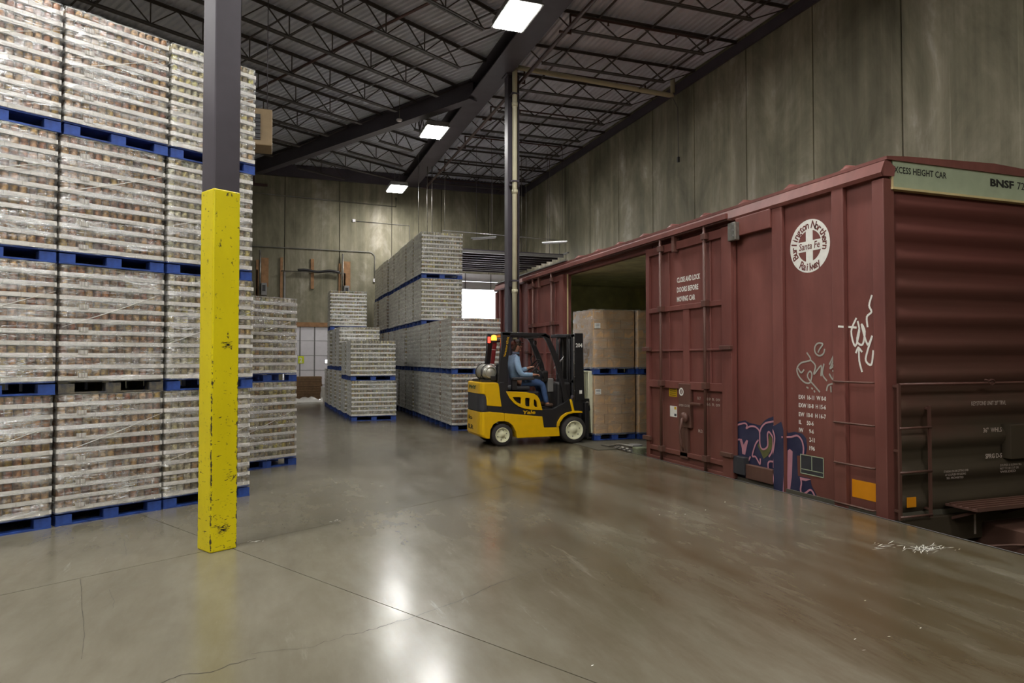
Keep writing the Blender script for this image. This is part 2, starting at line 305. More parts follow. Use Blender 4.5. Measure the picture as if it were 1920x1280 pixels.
class MB:
    """collects shapes; build() links them as ONE mesh object"""
    def __init__(s): s.v = []; s.f = []; s.smooth = []
    def add(s, vs, fs, smooth=False):
        n = len(s.v); s.v += [tuple(v) for v in vs]; s.f += [tuple(i + n for i in f) for f in fs]; s.smooth += [smooth] * len(fs); return s
    def box(s, x0, x1, y0, y1, z0, z1, mat=None):
        vs = [(x, y, z) for z in (z0, z1) for y in (y0, y1) for x in (x0, x1)]
        if mat: vs = [mat @ Vector(v) for v in vs]
        return s.add(vs, [(0, 2, 3, 1), (4, 5, 7, 6), (0, 1, 5, 4), (2, 6, 7, 3), (0, 4, 6, 2), (1, 3, 7, 5)])
    def bar(s, a, b, w, h=None, up=(0, 0, 1)):
        """square bar from a to b"""
        a, b = Vector(a), Vector(b); h = h or w; d = (b - a).normalized(); up = Vector(up)
        if abs(d.dot(up)) > .98: up = Vector((0, 1, 0))
        sd = d.cross(up).normalized() * w / 2; u2 = sd.cross(d).normalized() * h / 2
        vs = [p + i * sd + j * u2 for p in (a, b) for i, j in ((-1, -1), (1, -1), (1, 1), (-1, 1))]
        return s.add(vs, [(3, 2, 1, 0), (4, 5, 6, 7), (0, 1, 5, 4), (1, 2, 6, 5), (2, 3, 7, 6), (3, 0, 4, 7)])
    def tube(s, pts, r, n=8, caps=True):
        pts = [Vector(p) for p in pts]; rs = r if isinstance(r, (list, tuple)) else [r] * len(pts)
        rings = []; ref = None
        for i, p in enumerate(pts):
            d = ((pts[min(i + 1, len(pts) - 1)] - p).normalized() + (p - pts[max(i - 1, 0)]).normalized())
            d = d.normalized() if d.length > 1e-6 else Vector((0, 0, 1))
            if ref is None or abs(ref.dot(d)) > .95: ref = Vector((0, 0, 1)) if abs(d.z) < .9 else Vector((1, 0, 0))
            x = d.cross(ref).normalized(); y = d.cross(x).normalized(); ref = -y if False else ref
            rings.append([p + (x * math.cos(2 * math.pi * k / n) + y * math.sin(2 * math.pi * k / n)) * rs[i] for k in range(n)])
        vs = [v for r_ in rings for v in r_]; fs = []
        for i in range(len(pts) - 1):
            for k in range(n): fs.append((i * n + k, i * n + (k + 1) % n, (i + 1) * n + (k + 1) % n, (i + 1) * n + k))
        s.add(vs, fs, True)
        if caps:
            m = len(s.v) - len(vs)
            s.f += [tuple(m + k for k in reversed(range(n))), tuple(m + (len(pts) - 1) * n + k for k in range(n))]; s.smooth += [False] * 2
        return s
    def lathe(s, prof, c=(0, 0, 0), axis='z', n=24, smooth=True):
        """prof: (radius, height) pairs turned about an axis through c"""
        vs = []; c = Vector(c)
        for r, h in prof:
            for k in range(n):
                a = 2 * math.pi * k / n; p, q = r * math.cos(a), r * math.sin(a)
                vs.append(c + Vector({'z': (p, q, h), 'y': (p, h, -q), 'x': (h, p, q)}[axis]))
        fs = [(i * n + k, i * n + (k + 1) % n, (i + 1) * n + (k + 1) % n, (i + 1) * n + k) for i in range(len(prof) - 1) for k in range(n)]
        return s.add(vs, fs, smooth)
    def ball(s, c, r, n=12, m=8, sc=(1, 1, 1)):
        prof = [(math.sin(math.pi * i / m), -math.cos(math.pi * i / m)) for i in range(m + 1)]
        vs = [(c[0] + a * r * sc[0] * math.cos(2 * math.pi * k / n), c[1] + a * r * sc[1] * math.sin(2 * math.pi * k / n), c[2] + h * r * sc[2]) for a, h in prof for k in range(n)]
        return s.add(vs, [(i * n + k, i * n + (k + 1) % n, (i + 1) * n + (k + 1) % n, (i + 1) * n + k) for i in range(m) for k in range(n)], True)
    def mesh(s, name, mat):
        me = bpy.data.meshes.new(name); me.from_pydata(s.v, [], s.f); me.polygons.foreach_set('use_smooth', s.smooth)
        me.materials.append(mat if not isinstance(mat, str) else M[mat]); me.update()
        bm = bmesh.new(); bm.from_mesh(me); bmesh.ops.recalc_face_normals(bm, faces=bm.faces); bm.to_mesh(me); bm.free()
        return me
    def build(s, name, mat, parent=None, loc=(0, 0, 0), rot=(0, 0, 0)): return link(name, s.mesh(name, mat), parent, loc, rot)
def boxm(name, mat, parent, x0, x1, y0, y1, z0, z1, bevel=0, loc=(0, 0, 0)):
    me = MB().box(x0, x1, y0, y1, z0, z1).mesh(name, mat)
    if bevel:
        bm = bmesh.new(); bm.from_mesh(me); bmesh.ops.bevel(bm, geom=list(bm.edges), offset=bevel, segments=2, affect='EDGES', profile=.5); bm.to_mesh(me); bm.free()
    return link(name, me, parent, loc)

def curve_mesh(name, mat, polys=None, text=None, extrude=.01, bevel=0, size=1., resolution=4, bold=0., shear=0.):
    if text is None:
        cu = bpy.data.curves.new(name, 'CURVE'); cu.dimensions = '2D'; cu.fill_mode = 'BOTH'
        for p in polys:
            sp = cu.splines.new('POLY'); sp.points.add(len(p) - 1); sp.use_cyclic_u = True
            for i, (x, y) in enumerate(p): sp.points[i].co = (x, y, 0, 1)
    else:
        cu = bpy.data.curves.new(name, 'FONT'); cu.body = text; cu.size = size; cu.offset = bold; cu.shear = shear
        cu.resolution_u = resolution
    cu.extrude = extrude; cu.bevel_depth = bevel; cu.bevel_resolution = 1
    ob = bpy.data.objects.new('tmp', cu)
    me = ob.to_mesh().copy(); ob.to_mesh_clear()
    bpy.data.objects.remove(ob); bpy.data.curves.remove(cu)
    me.name = name; me.materials.clear(); me.materials.append(M[mat] if isinstance(mat, str) else mat)
    return me
def plate(name, mat, parent, polys, y0, y1, bevel=0.):
    """outline(s) in x,z given thickness along y (inner outlines become holes)"""
    if not isinstance(polys[0][0], (tuple, list)): polys = [polys]
    me = curve_mesh(name, mat, polys, extrude=max(.0005, abs(y1 - y0) / 2 - bevel), bevel=bevel)
    mid = (y0 + y1) / 2
    for v in me.vertices: x, y, z = v.co; v.co = (x, mid - z, y)
    return link(name, me, parent)
def smooth_me(me):
    me.polygons.foreach_set('use_smooth', [True] * len(me.polygons)); return me

def letters(name, mat, parent, text, o, xdir, w, h, bold=.02, shear=0., thick=.0015, nrm=None, up=(0, 0, 1)):
    """text fitted to w x h with its lower left corner at o"""
    me = curve_mesh(name, mat, text=text, extrude=.0, bold=bold, shear=shear, resolution=2)
    if not me.vertices: return None
    xs = [v.co.x for v in me.vertices]; ys = [v.co.y for v in me.vertices]
    x0, x1, y0, y1 = min(xs), max(xs), min(ys), max(ys)
    X, Z = Vector(xdir), Vector(up); N = X.cross(Z); o = Vector(o)
    for v in me.vertices:
        a = (v.co.x - x0) / (x1 - x0) * w; b2 = (v.co.y - y0) / (y1 - y0) * h
        v.co = o + X * a + Z * b2 + N * thick
    return link(name, me, parent)

def copy_tree(o, parent=None):
    """a thing, its parts and their sub-parts"""
    c = o.copy(); COL.objects.link(c)
    if parent: c.parent = parent; KIDS.setdefault(parent.name, []).append(c)
    for ch in KIDS.get(o.name, []): copy_tree(ch, c)
    return c
CRACKS = [
    ((0.812, 4.443), (1.771, 5.030), 0.003, 0.012),
    ((0.812, 4.443), (0.445, 4.328), 0.0035, 0.012),
    ((0.445, 4.328), (-0.074, 4.155), 0.0015, 0.02),
    ((-0.074, 4.155), (-0.555, 4.035), 0.003, 0.015),
    ((1.771, 5.030), (2.548, 5.313), 0.0015, 0.015),
    ((-1.387, 6.101), (-1.000, 4.482), 0.0015, 0.005),
    ((-1.309, 7.309), (-1.175, 6.707), 0.0015, 0.005),
    ((-1.119, 5.750), (-1.000, 5.311), 0.0012, 0.005),
    ((-0.166, 6.438), (0.254, 6.966), 0.0015, 0.02),
]
D={
 'cw_up':[(-0.732,1.192),(-0.72,1.225),(-0.687,1.241),(-0.192,1.235),(-0.151,1.218),(-0.134,1.154),(-0.117,0.992),(-0.083,0.766),(-0.471,0.795),(-0.481,0.889),(-0.527,0.97),(-0.61,1.009),(-0.736,1.019)],
 'cw_rec':[(-0.736,1.019),(-0.61,1.009),(-0.527,0.97),(-0.481,0.889),(-0.47,0.724),(-0.735,0.687)],
 'cw_band':[(-0.735,0.687),(-0.47,0.724),(-0.471,0.795),(-0.083,0.766),(-0.062,0.645),(-0.328,0.678),(-0.737,0.675)],
 'cw_low':[(-0.737,0.675),(-0.328,0.678),(-0.036,0.645),(-0.032,0.487),(-0.149,0.487),(-0.254,0.434),(-0.311,0.336),(-0.328,0.157),(-0.536,0.165),(-0.681,0.191),(-0.757,0.243)],
 'frame_low':[(-0.032,0.642),(0.761,0.556),(0.794,0.343),(1.051,0.335),(1.112,0.37),(1.134,0.158),(0.23,0.152),(0.208,0.268),(0.139,0.401),(0.053,0.465),(-0.032,0.487)],
 'cowl':[(-0.134,1.234),(-0.128,1.113),(-0.083,0.766),(-0.062,0.645),(-0.032,0.642),(0.761,0.556),(0.79,0.352),(1.051,0.343),(1.126,0.525),(1.232,0.605),(1.312,0.634),(1.392,0.636),(1.335,0.883),(1.221,0.802),(0.973,0.684),(0.75,0.689),(0.399,0.704),(0.225,0.759),(0.096,0.887),(0.011,1.055),(0.053,1.232)],
 'hood':[(0.011,1.055),(0.225,1.047),(0.421,1.034),(0.574,1.005),(0.644,0.962),(0.695,0.886),(0.75,0.689),(0.53,0.703),(0.399,0.723),(0.269,0.766),(0.161,0.842),(0.085,0.928)],
 'hole1':[(0.122,0.958),(0.29,0.955),(0.318,0.934),(0.318,0.798),(0.225,0.84),(0.161,0.896)],
 'hole2':[(0.399,0.938),(0.475,0.937),(0.501,0.91),(0.501,0.767),(0.475,0.753),(0.41,0.763),(0.39,0.79),(0.386,0.912)],
 'hole3':[(0.585,0.908),(0.622,0.887),(0.651,0.835),(0.666,0.737),(0.596,0.75),(0.569,0.786),(0.569,0.888)],
 'fender':[(1.062,0.351),(1.085,0.443),(1.164,0.555),(1.278,0.618),(1.403,0.64),(1.61,0.634),(1.61,0.613),(1.414,0.614),(1.3,0.592),(1.198,0.529),(1.125,0.431),(1.112,0.366)],
 'fender_post':[(1.362,0.878),(1.392,0.878),(1.453,0.638),(1.408,0.635)],
 'rpillar':[(-0.065,2.207),(0.096,2.196),(0.079,2.042),(0.053,1.738),(0.028,1.535),(0.032,1.313),(0.043,1.05),(-0.128,1.053),(-0.149,1.214),(-0.128,1.435),(-0.092,1.778)],
 'topbeam':[(-0.065,2.211),(0.841,2.197),(0.93,2.153),(0.93,2.101),(0.819,2.141),(0.73,2.151),(0.096,2.152),(-0.065,2.162)],
 'fpillar':[(0.73,2.151),(0.841,2.197),(0.919,2.132),(0.986,1.988),(1.076,1.801),(1.166,1.572),(1.222,1.301),(1.29,1.009),(1.335,0.862),(1.244,0.802),(1.222,1.031),(1.143,1.385),(1.076,1.593),(0.975,1.842),(0.886,2.049),(0.819,2.135)],
 'fpillar_far':[(0.727,2.165),(0.821,2.166),(0.916,2.096),(1.058,1.852),(1.178,1.586),(1.274,1.362),(1.237,1.34),(1.13,1.564),(0.999,1.83),(0.88,2.062)],
 'mast_outer':[(1.556,2.215),(1.737,2.217),(1.743,1.847),(1.771,0.86),(1.569,0.822),(1.561,1.633)],
 'mast_inner':[(1.351,2.21),(1.579,2.213),(1.591,0.626),(1.47,0.863),(1.378,1.292)],
 'crosshead':[(1.178,2.201),(1.4,2.214),(1.4,2.138),(1.19,2.126)],
 'backrest':[(1.813,1.437),(1.932,1.437),(1.955,0.862),(1.835,0.853)],
 'cream_plate':[(1.908,1.432),(1.973,1.436),(2.004,1.393),(2.048,0.177),(1.96,0.163)],
 'mechanism':[(1.587,0.861),(1.895,0.866),(1.922,0.639),(1.799,0.556),(1.598,0.626)],
 'tank_end':[(-0.222,1.441)],
 'tank_edge':[(-0.222,1.605),(-0.527,1.433)],
 'pole':[(-0.171,1.614),(-0.095,2.0)],
 'beacon':[(-0.117,2.126),(-0.226,2.072),(0.066,2.1)],
 'P_head':[(0.323,1.978)],
 'P_headtop':[(0.334,2.072)],
 'P_chin':[(0.367,1.822)],
 'P_neck':[(0.3,1.864)],
 'P_shoulder':[(0.223,1.78)],
 'P_back':[(0.157,1.573)],
 'P_hip':[(0.334,1.239)],
 'P_elbow':[(0.334,1.343)],
 'P_hand':[(0.68,1.382)],
 'P_knee':[(0.872,1.233)],
 'P_ankle':[(0.951,0.811)],
 'P_toe':[(0.906,0.809)],
 'P_seatb':[(0.334,1.135)],
 'P_wheelst':[(0.793,1.55)],
 'P_dash':[(0.849,1.381)],
 'P_eye':[(0.4,1.923)],
 'P_nose':[(0.449,1.923)],
 'P_armrest':[(0.511,1.3)],
 'P_text204':[(1.471,1.949)],
 'P_t204b':[(1.618,2.024)],
 'P_yale':[(0.338,0.608)],
 'P_yaleb':[(0.6,0.683)],
 'P_vera':[(-0.037,1.728)],
 'P_verab':[(0.049,2.113)],
 'P_phy':[(-0.72,1.106)],
 'P_phyb':[(-0.569,1.175)],
 'rear_wheel':[(-0.064,0.217)],
 'front_wheel':[(1.441,0.255)],
 'rw_out':[(-0.286,0.226),(0.161,0.209)],
 'fw_out':[(1.13,0.266),(1.736,0.244)],
 'rw_rim':[(-0.185,0.222),(0.103,0.211)],
 'fw_rim':[(1.265,0.261),(1.674,0.247)],
 'g_navy':[(8.251,0.772),(8.167,0.797),(8.039,0.822),(7.967,0.797),(7.724,0.78),(7.639,0.854),(7.556,0.895),(7.464,0.925),(7.456,0.812),(7.38,0.808),(7.246,0.877),(7.195,0.732),(7.074,0.758),(6.943,0.75),(6.872,0.695),(6.857,0.587),(6.887,0.478),(7.035,0.459),(7.024,0.203),(6.809,0.207),(6.79,0.119),(6.709,0.016),(6.683,-0.056),(6.705,-0.162),(8.292,-0.192)],
 'g_line0':[(8.233,0.719),(8.168,0.755),(8.039,0.781),(7.995,0.753),(8.013,0.714),(7.933,0.747),(7.845,0.755),(7.776,0.733),(7.734,0.686),(7.731,0.549),(7.711,0.482),(7.661,0.46),(7.594,0.491),(7.569,0.545),(7.575,0.668),(7.55,0.71),(7.51,0.686),(7.47,0.634),(7.471,0.534),(7.497,0.441),(7.547,0.379)],
 'g_line1':[(7.729,0.686),(7.691,0.758),(7.606,0.823),(7.459,0.858)],
 'g_line2':[(7.452,0.803),(7.404,0.752),(7.366,0.668),(7.376,0.556),(7.409,0.431),(7.45,0.359),(7.459,0.246)],
 'g_line3':[(7.549,0.194),(7.484,0.204),(7.42,0.186),(7.398,0.112),(7.415,0.032),(7.455,-0.031)],
 'g_line4':[(7.761,0.574),(7.822,0.503),(7.885,0.345),(7.816,0.337),(7.731,0.251),(7.722,0.321)],
 'g_line5':[(7.929,0.321),(7.993,0.225),(8.002,0.165),(8.057,0.098)],
 'g_line6':[(8.22,0.336),(8.23,0.503),(8.152,0.542)],
 'g_line7':[(7.226,0.677),(7.12,0.689),(7.016,0.716),(6.944,0.671),(6.91,0.58),(6.915,0.496)],
 'g_line8':[(6.966,0.188),(6.952,0.122),(6.968,0.035),(6.933,-0.016),(6.868,0.022),(6.798,0.066),(6.743,0.025),(6.723,-0.049)],
 'g_line9':[(7.557,0.187),(7.564,0.275),(7.531,0.314),(7.45,0.32)],
 'g_pink0':[(8.17,0.546),(8.115,0.552),(8.08,0.473),(8.015,0.551),(7.98,0.543),(8.045,0.335),(8.109,0.339),(8.117,0.421)],
 'g_pink1':[(7.198,0.502),(7.16,0.528),(7.108,0.502),(7.127,0.178),(7.168,-0.049),(7.176,-0.099),(7.234,-0.099),(7.229,-0.055),(7.211,0.164)],
 'g_pink2':[(7.756,0.156),(7.772,0.126),(7.814,0.107),(7.853,0.113),(7.87,0.138),(7.853,0.169),(7.813,0.185),(7.772,0.181)],
 'g_pink3':[(8.004,0.035),(7.924,0.025),(7.786,-0.027),(7.609,-0.002),(7.577,-0.047),(7.719,-0.055),(7.873,-0.036),(7.996,-0.01)],
 'g_pink4':[(6.966,0.194),(6.796,0.196),(6.88,0.161),(6.952,0.159)],
 'g_olive':[(7.551,0.682),(7.494,0.632),(7.488,0.51),(7.579,0.386),(7.663,0.329),(7.779,0.497),(7.762,0.533),(7.712,0.471),(7.645,0.456),(7.578,0.499)],
 't_line0':[(6.843,1.772),(6.784,1.683),(6.942,1.647),(7.017,1.574),(6.993,1.484),(6.896,1.405),(6.8,1.399),(6.763,1.498),(6.798,1.541),(6.835,1.469),(6.707,1.35),(6.638,1.292)],
 't_line1':[(6.784,1.683),(6.703,1.613),(6.728,1.507),(6.611,1.614),(6.612,1.492),(6.565,1.632),(6.589,1.51),(6.523,1.434)],
 't_line2':[(6.551,1.813),(6.565,1.769),(6.603,1.741),(6.65,1.738),(6.691,1.762),(6.711,1.804),(6.703,1.85),(6.669,1.883),(6.622,1.892),(6.579,1.874),(6.631,1.814),(6.654,1.779)],
 't_line3':[(6.475,1.632),(6.397,1.752),(6.431,1.65),(6.465,1.581),(6.41,1.599),(6.423,1.454),(6.477,1.513)],
 't_line4':[(6.525,1.314),(6.502,1.375),(6.435,1.398)],
 't_line5':[(6.458,1.36),(6.454,1.3)],
 't_line6':[(6.992,1.574),(6.944,1.521),(6.894,1.557)],
 't_line7':[(6.362,1.625),(6.349,1.62)],
 't_line8':[(6.363,1.557),(6.35,1.553)],
 't_line9':[(6.849,1.341),(6.825,1.331)],
 't_line10':[(6.766,1.334),(6.754,1.323)],
 't_line11':[(6.724,1.3),(6.715,1.287)],
 'w_line0':[(5.851,2.407),(5.888,2.3),(5.858,2.225),(5.921,2.173),(5.914,2.062)],
 'w_line1':[(6.262,2.078),(6.073,2.058)],
 'w_line2':[(6.071,2.163),(6.144,2.016),(6.09,1.845),(6.028,2.012),(6.049,2.125)],
 'w_line3':[(6.027,2.049),(6.062,1.901),(5.985,1.862),(5.951,2.009),(5.995,2.085),(5.917,1.86),(5.854,1.95),(5.918,1.787),(5.942,1.677),(5.868,1.633),(5.839,1.786)],
 'w_line4':[(5.998,1.554),(6.033,1.676),(6.04,1.825),(6.078,1.77)],
 'w_line5':[(6.04,1.825),(5.995,1.78)],
 'logo':[(6.784,3.114),(6.779,3.457),(6.789,2.771),(7.112,3.137),(6.479,3.104)],
 'M_yellow':[(6.157,0.307),(5.809,0.306),(6.16,0.11),(5.813,0.105)],
 'M_posts':[(8.19,2.255),(8.435,2.268),(7.401,2.213),(7.21,2.203),(6.361,2.157),(6.186,2.148),(5.881,2.132),(5.773,2.126)],
 'M_rungs':[(6.313,1.429),(5.784,1.428),(6.32,0.957),(5.792,0.95),(6.327,0.479),(5.799,0.49),(6.334,0.027),(5.807,0.013),(6.299,2.331)],
 'M_sidetop':[(5.747,3.758),(7.187,3.813),(7.189,3.714),(8.159,3.705),(5.749,3.639)],
 'M_doorrails':[(10.321,3.627),(10.322,3.506),(8.52,3.631),(10.332,2.499),(10.332,2.564),(8.534,2.489),(9.224,1.844),(10.344,1.329),(10.345,1.217),(8.549,1.342),(8.549,1.302),(10.016,0.212),(8.563,0.191),(8.564,0.128),(10.588,-0.026)],
 'M_doorposts':[(10.565,2.381),(10.475,2.377),(10.185,2.361),(8.917,2.294),(8.41,2.267),(8.19,2.255),(9.441,2.322),(9.277,2.313),(9.911,2.347)],
 'M_doortext':[(9.649,2.941),(9.005,2.94),(9.648,3.038),(9.651,2.782),(9.056,2.778),(9.65,2.861),(9.653,2.623),(9.143,2.626),(9.652,2.703)],
 'M_exh':[(6.996,1.203),(6.539,1.183),(6.993,1.238),(6.995,1.095),(6.997,0.979),(6.998,0.877),(7.0,0.782),(6.818,0.674),(6.801,0.597),(6.541,1.067),(6.542,0.983)],
 'M_plate':[(6.976,0.481),(6.592,0.499),(6.579,0.237),(6.97,0.252)],
 'M_bracket':[(8.075,3.72),(7.381,3.698),(8.079,3.436),(7.384,3.462),(8.244,3.651),(8.021,3.388)],
 'M_latchlow':[(8.263,0.31),(7.958,0.291),(8.265,0.094),(7.961,0.044)],
 'M_handle':[(9.294,0.867),(9.443,0.814),(9.358,0.394),(9.652,1.279),(9.194,0.707),(9.658,0.666)],
 'M_labels':[(9.907,1.225),(9.67,1.068),(9.878,0.914),(9.673,0.735),(9.454,1.166),(9.09,1.091),(8.552,1.04)],
 'M_far':[(14.218,3.797),(14.369,3.817),(16.433,3.525),(14.527,3.09),(16.243,2.684),(14.234,0.389),(16.628,3.264),(17.238,3.604),(18.025,3.38),(19.078,3.705),(14.404,2.931),(15.175,2.627)],
 'E_band':[(6.407,3.929),(6.448,3.563),(8.6,3.936),(8.59,3.558)],
 'E_ribs':[(6.46,3.386),(6.454,3.082),(6.449,2.803),(6.444,2.537),(6.69,3.46),(6.684,3.149),(6.678,2.839),(6.67,2.456),(6.664,2.148),(6.659,1.858),(6.652,1.497)],
 'E_ladder':[(6.501,1.429),(6.475,0.003),(6.974,1.172),(6.949,-0.003),(6.508,0.948),(6.961,0.944),(6.499,0.468),(6.951,0.467),(6.49,-0.01),(6.941,-0.008)],
 'E_bar':[(6.517,1.423),(7.988,1.424),(8.531,1.405)],
 'E_txt':[(6.451,3.754),(7.234,3.733),(6.452,3.832),(7.93,3.711),(8.437,3.734),(7.932,3.813),(8.484,3.764),(7.53,1.159),(8.089,1.171),(7.532,1.208),(7.712,0.846),(8.009,0.848),(7.713,0.901),(7.739,0.548),(8.011,0.548),(7.74,0.598),(7.08,0.43),(7.472,0.452),(7.99,0.424),(8.368,0.455)],
 'E_yel':[(6.509,0.187),(6.648,0.078)],
 'E_box':[(8.136,0.931),(8.507,0.53)],
 'E_step':[(7.042,0.151),(7.311,0.043),(8.496,0.13),(8.499,0.245),(7.106,0.117)],
 'E_bot':[(6.428,-0.028),(7.104,0.01)],
 'E_under':[(7.536,-0.064),(7.531,-0.289),(7.988,-0.346),(8.436,-0.416),(8.307,-0.122)],
}

# ================================================================ THE SETTING
DOCK_X, WALL_X, BACK_Y, DECK_Z = 6.15, 11.0, 29.4, 9.72
XMIN, YMIN = -20.0, -11.0
def clip(poly, nx, ny, d):
    """keep the side nx*x + ny*y <= d"""
    out = []
    for i in range(len(poly)):
        a, b = poly[i], poly[(i + 1) % len(poly)]
        fa, fb = nx * a[0] + ny * a[1] - d, nx * b[0] + ny * b[1] - d
        if fa <= 0: out.append(a)
        if fa * fb < 0: t = fa / (fa - fb); out.append((a[0] + (b[0] - a[0]) * t, a[1] + (b[1] - a[1]) * t))
    return out
# floor: four slabs of one pour parted by sawn joints through the column line
mb = MB()
full = [(XMIN, YMIN), (DOCK_X, YMIN), (DOCK_X, BACK_Y), (XMIN, BACK_Y)]
for su in (-1, 1):
    for sv in (-1, 1):
        p = clip(full, -su * C30, -su * S30, -su * 3.03 - .004)
        p = clip(p, sv * S30, -sv * C30, -sv * 6.0 - .004)
        n = len(p); mb.add([(x, y, 0) for x, y in p] + [(x, y, -.25) for x, y in p], [tuple(range(n)), tuple(range(2 * n - 1, n - 1, -1))] + [(i, i + n, (i + 1) % n + n, (i + 1) % n) for i in range(n)])
floor = structure(mb.build('floor', 'floor'))
structure(boxm('floor_base', 'void', floor, XMIN, DOCK_X - .02, YMIN, BACK_Y, -1.2, -.012))
def crack(pts, w):
    m = MB(); vs = []
    for i, (x, y) in enumerate(pts):
        a, b = pts[max(0, i - 1)], pts[min(len(pts) - 1, i + 1)]; dx, dy = b[0] - a[0], b[1] - a[1]; l = math.hypot(dx, dy) or 1
        ww = w * U(.4, 1.2); vs += [(x - dy / l * ww, y + dx / l * ww, .0008), (x + dy / l * ww, y - dx / l * ww, .0008)]
    m.add(vs, [(2 * i, 2 * i + 1, 2 * i + 3, 2 * i + 2) for i in range(len(pts) - 1)])
    m.build('crack', 'void', floor)
def wiggle(a, b, n, amp):
    a, b = Vector(a), Vector(b); d = (b - a); pr = Vector((-d.y, d.x)).normalized(); o = 0; out = []
    for i in range(n + 1):
        o += U(-amp, amp); o *= .9; q = a + d * i / n + pr * o; out.append((q.x, q.y))
    return out
for k in CRACKS: crack(wiggle(k[0], k[1], 26, k[3]), k[2])
def scuffs(cx, cy, n, r, ang, L=.10):
    m = MB()
    for i in range(n):
        x, y, a, l, w = cx + random.gauss(0, r), cy + random.gauss(0, r * .5), ang + U(-.5, .5), U(.02, L), U(.001, .005)
        dx, dy = math.cos(a) * l, math.sin(a) * l; m.add([(x, y, .0009), (x + dx * .5 + dy * w / l, y + dy * .5 - dx * w / l, .0009), (x + dx, y + dy, .0009), (x + dx * .5 - dy * w / l, y + dy * .5 + dx * w / l, .0009)], [(0, 1, 2, 3)])
    o = m.build('scuff_marks', 'white_paint', floor); o['kind'] = 'stuff'
scuffs(5.50, 4.53, 70, .10, .3, .16); scuffs(5.25, 4.75, 14, .10, .1, .2); scuffs(-.154, 6.80, 16, .03, .6, .06); scuffs(.586, 7.35, 8, .05, .6, .05); scuffs(4.6, 6.6, 8, .5, .2, .05); scuffs(3.0, 3.2, 8, .6, .2, .04)
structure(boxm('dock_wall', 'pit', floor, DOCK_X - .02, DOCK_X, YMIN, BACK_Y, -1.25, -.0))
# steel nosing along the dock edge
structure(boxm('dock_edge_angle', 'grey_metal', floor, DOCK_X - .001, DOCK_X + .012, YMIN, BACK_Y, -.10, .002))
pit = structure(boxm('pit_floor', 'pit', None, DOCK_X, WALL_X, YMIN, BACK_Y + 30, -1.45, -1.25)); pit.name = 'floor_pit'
for x in (7.18, 8.66):
    t = tag(boxm('rail', 'steel', None, x - .035, x + .035, YMIN, BACK_Y + 25, -1.25, -1.09), 'steel rail running under the red boxcar, %s the dock' % ('nearer' if x < 8 else 'farther from'), 'rail', 'rails in the pit')

# right wall: tilt-up concrete panels with recessed joints
wr = structure(link('wall_right', MB().box(WALL_X + .03, WALL_X + .25, YMIN, BACK_Y + .2, -1.45, 10.2).mesh('wall_right', 'void')))
y = 9.41 - 2.195 * 9
while y < BACK_Y - .2:
    a, b = max(y, YMIN), min(y + 2.195, BACK_Y)
    if b > a + .1: boxm('panel', 'wall', wr, WALL_X, WALL_X + .05, a + .014, b - .014, -1.45, 10.1, .012)
    y += 2.195
# back wall, with the rail door, dock doors left open in it
DOORS = [(.45, 2.85, 0, 3.05), (-3.3, -.62, 0, 3.05), (5.95, 10.35, -1.45, 5.35)]
wb = structure(link('wall_back', MB().box(XMIN, WALL_X + .1, BACK_Y + .125, BACK_Y + .25, 5.36, 10.2).mesh('wall_back', 'wall')))
def wall_piece(x0, x1, z0, z1): boxm('panel', 'wall', wb, x0 + .012, x1 - .012, BACK_Y, BACK_Y + .12, z0, z1, .01)
xs = [.43 + 2.2 * k for k in range(-9, 6)]
for x0, x1 in zip(xs, xs[1:]):
    x1 = min(x1, WALL_X)
    zlow = -1.45 if x0 > DOCK_X else 0
    cuts = [d for d in DOORS if d[0] < x1 - .02 and d[1] > x0 + .02]
    if not cuts: wall_piece(x0, x1, zlow, 10.1); continue
    wall_piece(x0, x1, max(d[3] for d in cuts), 10.1)
    if cuts[0][0] > x0 + .05: wall_piece(x0, cuts[0][0], zlow, cuts[0][3])
    if cuts[0][1] < x1 - .05: wall_piece(cuts[0][1], x1, zlow, cuts[0][3])
wall_piece(xs[-1], WALL_X, -1.45, 10.1)
for x in xs:
    zb = max([0 if x < DOCK_X else -1.45] + [d[3] for d in DOORS if d[0] - .05 < x < d[1] + .05])
    boxm('joint_filler', 'void', wb, x - .03, x + .03, BACK_Y + .05, BACK_Y + .14, zb, 10.1)
structure(boxm('wall_left', 'wall', None, XMIN - .2, XMIN, YMIN, BACK_Y, 0, 10.1))
structure(boxm('wall_front', 'wall', None, XMIN, WALL_X, YMIN - .2, YMIN, -1.45, 10.1))
structure(boxm('outside_ground', 'ground', None, -30, 60, BACK_Y + .3, BACK_Y + 90, -1.5, -1.46)).name = 'floor_outside'

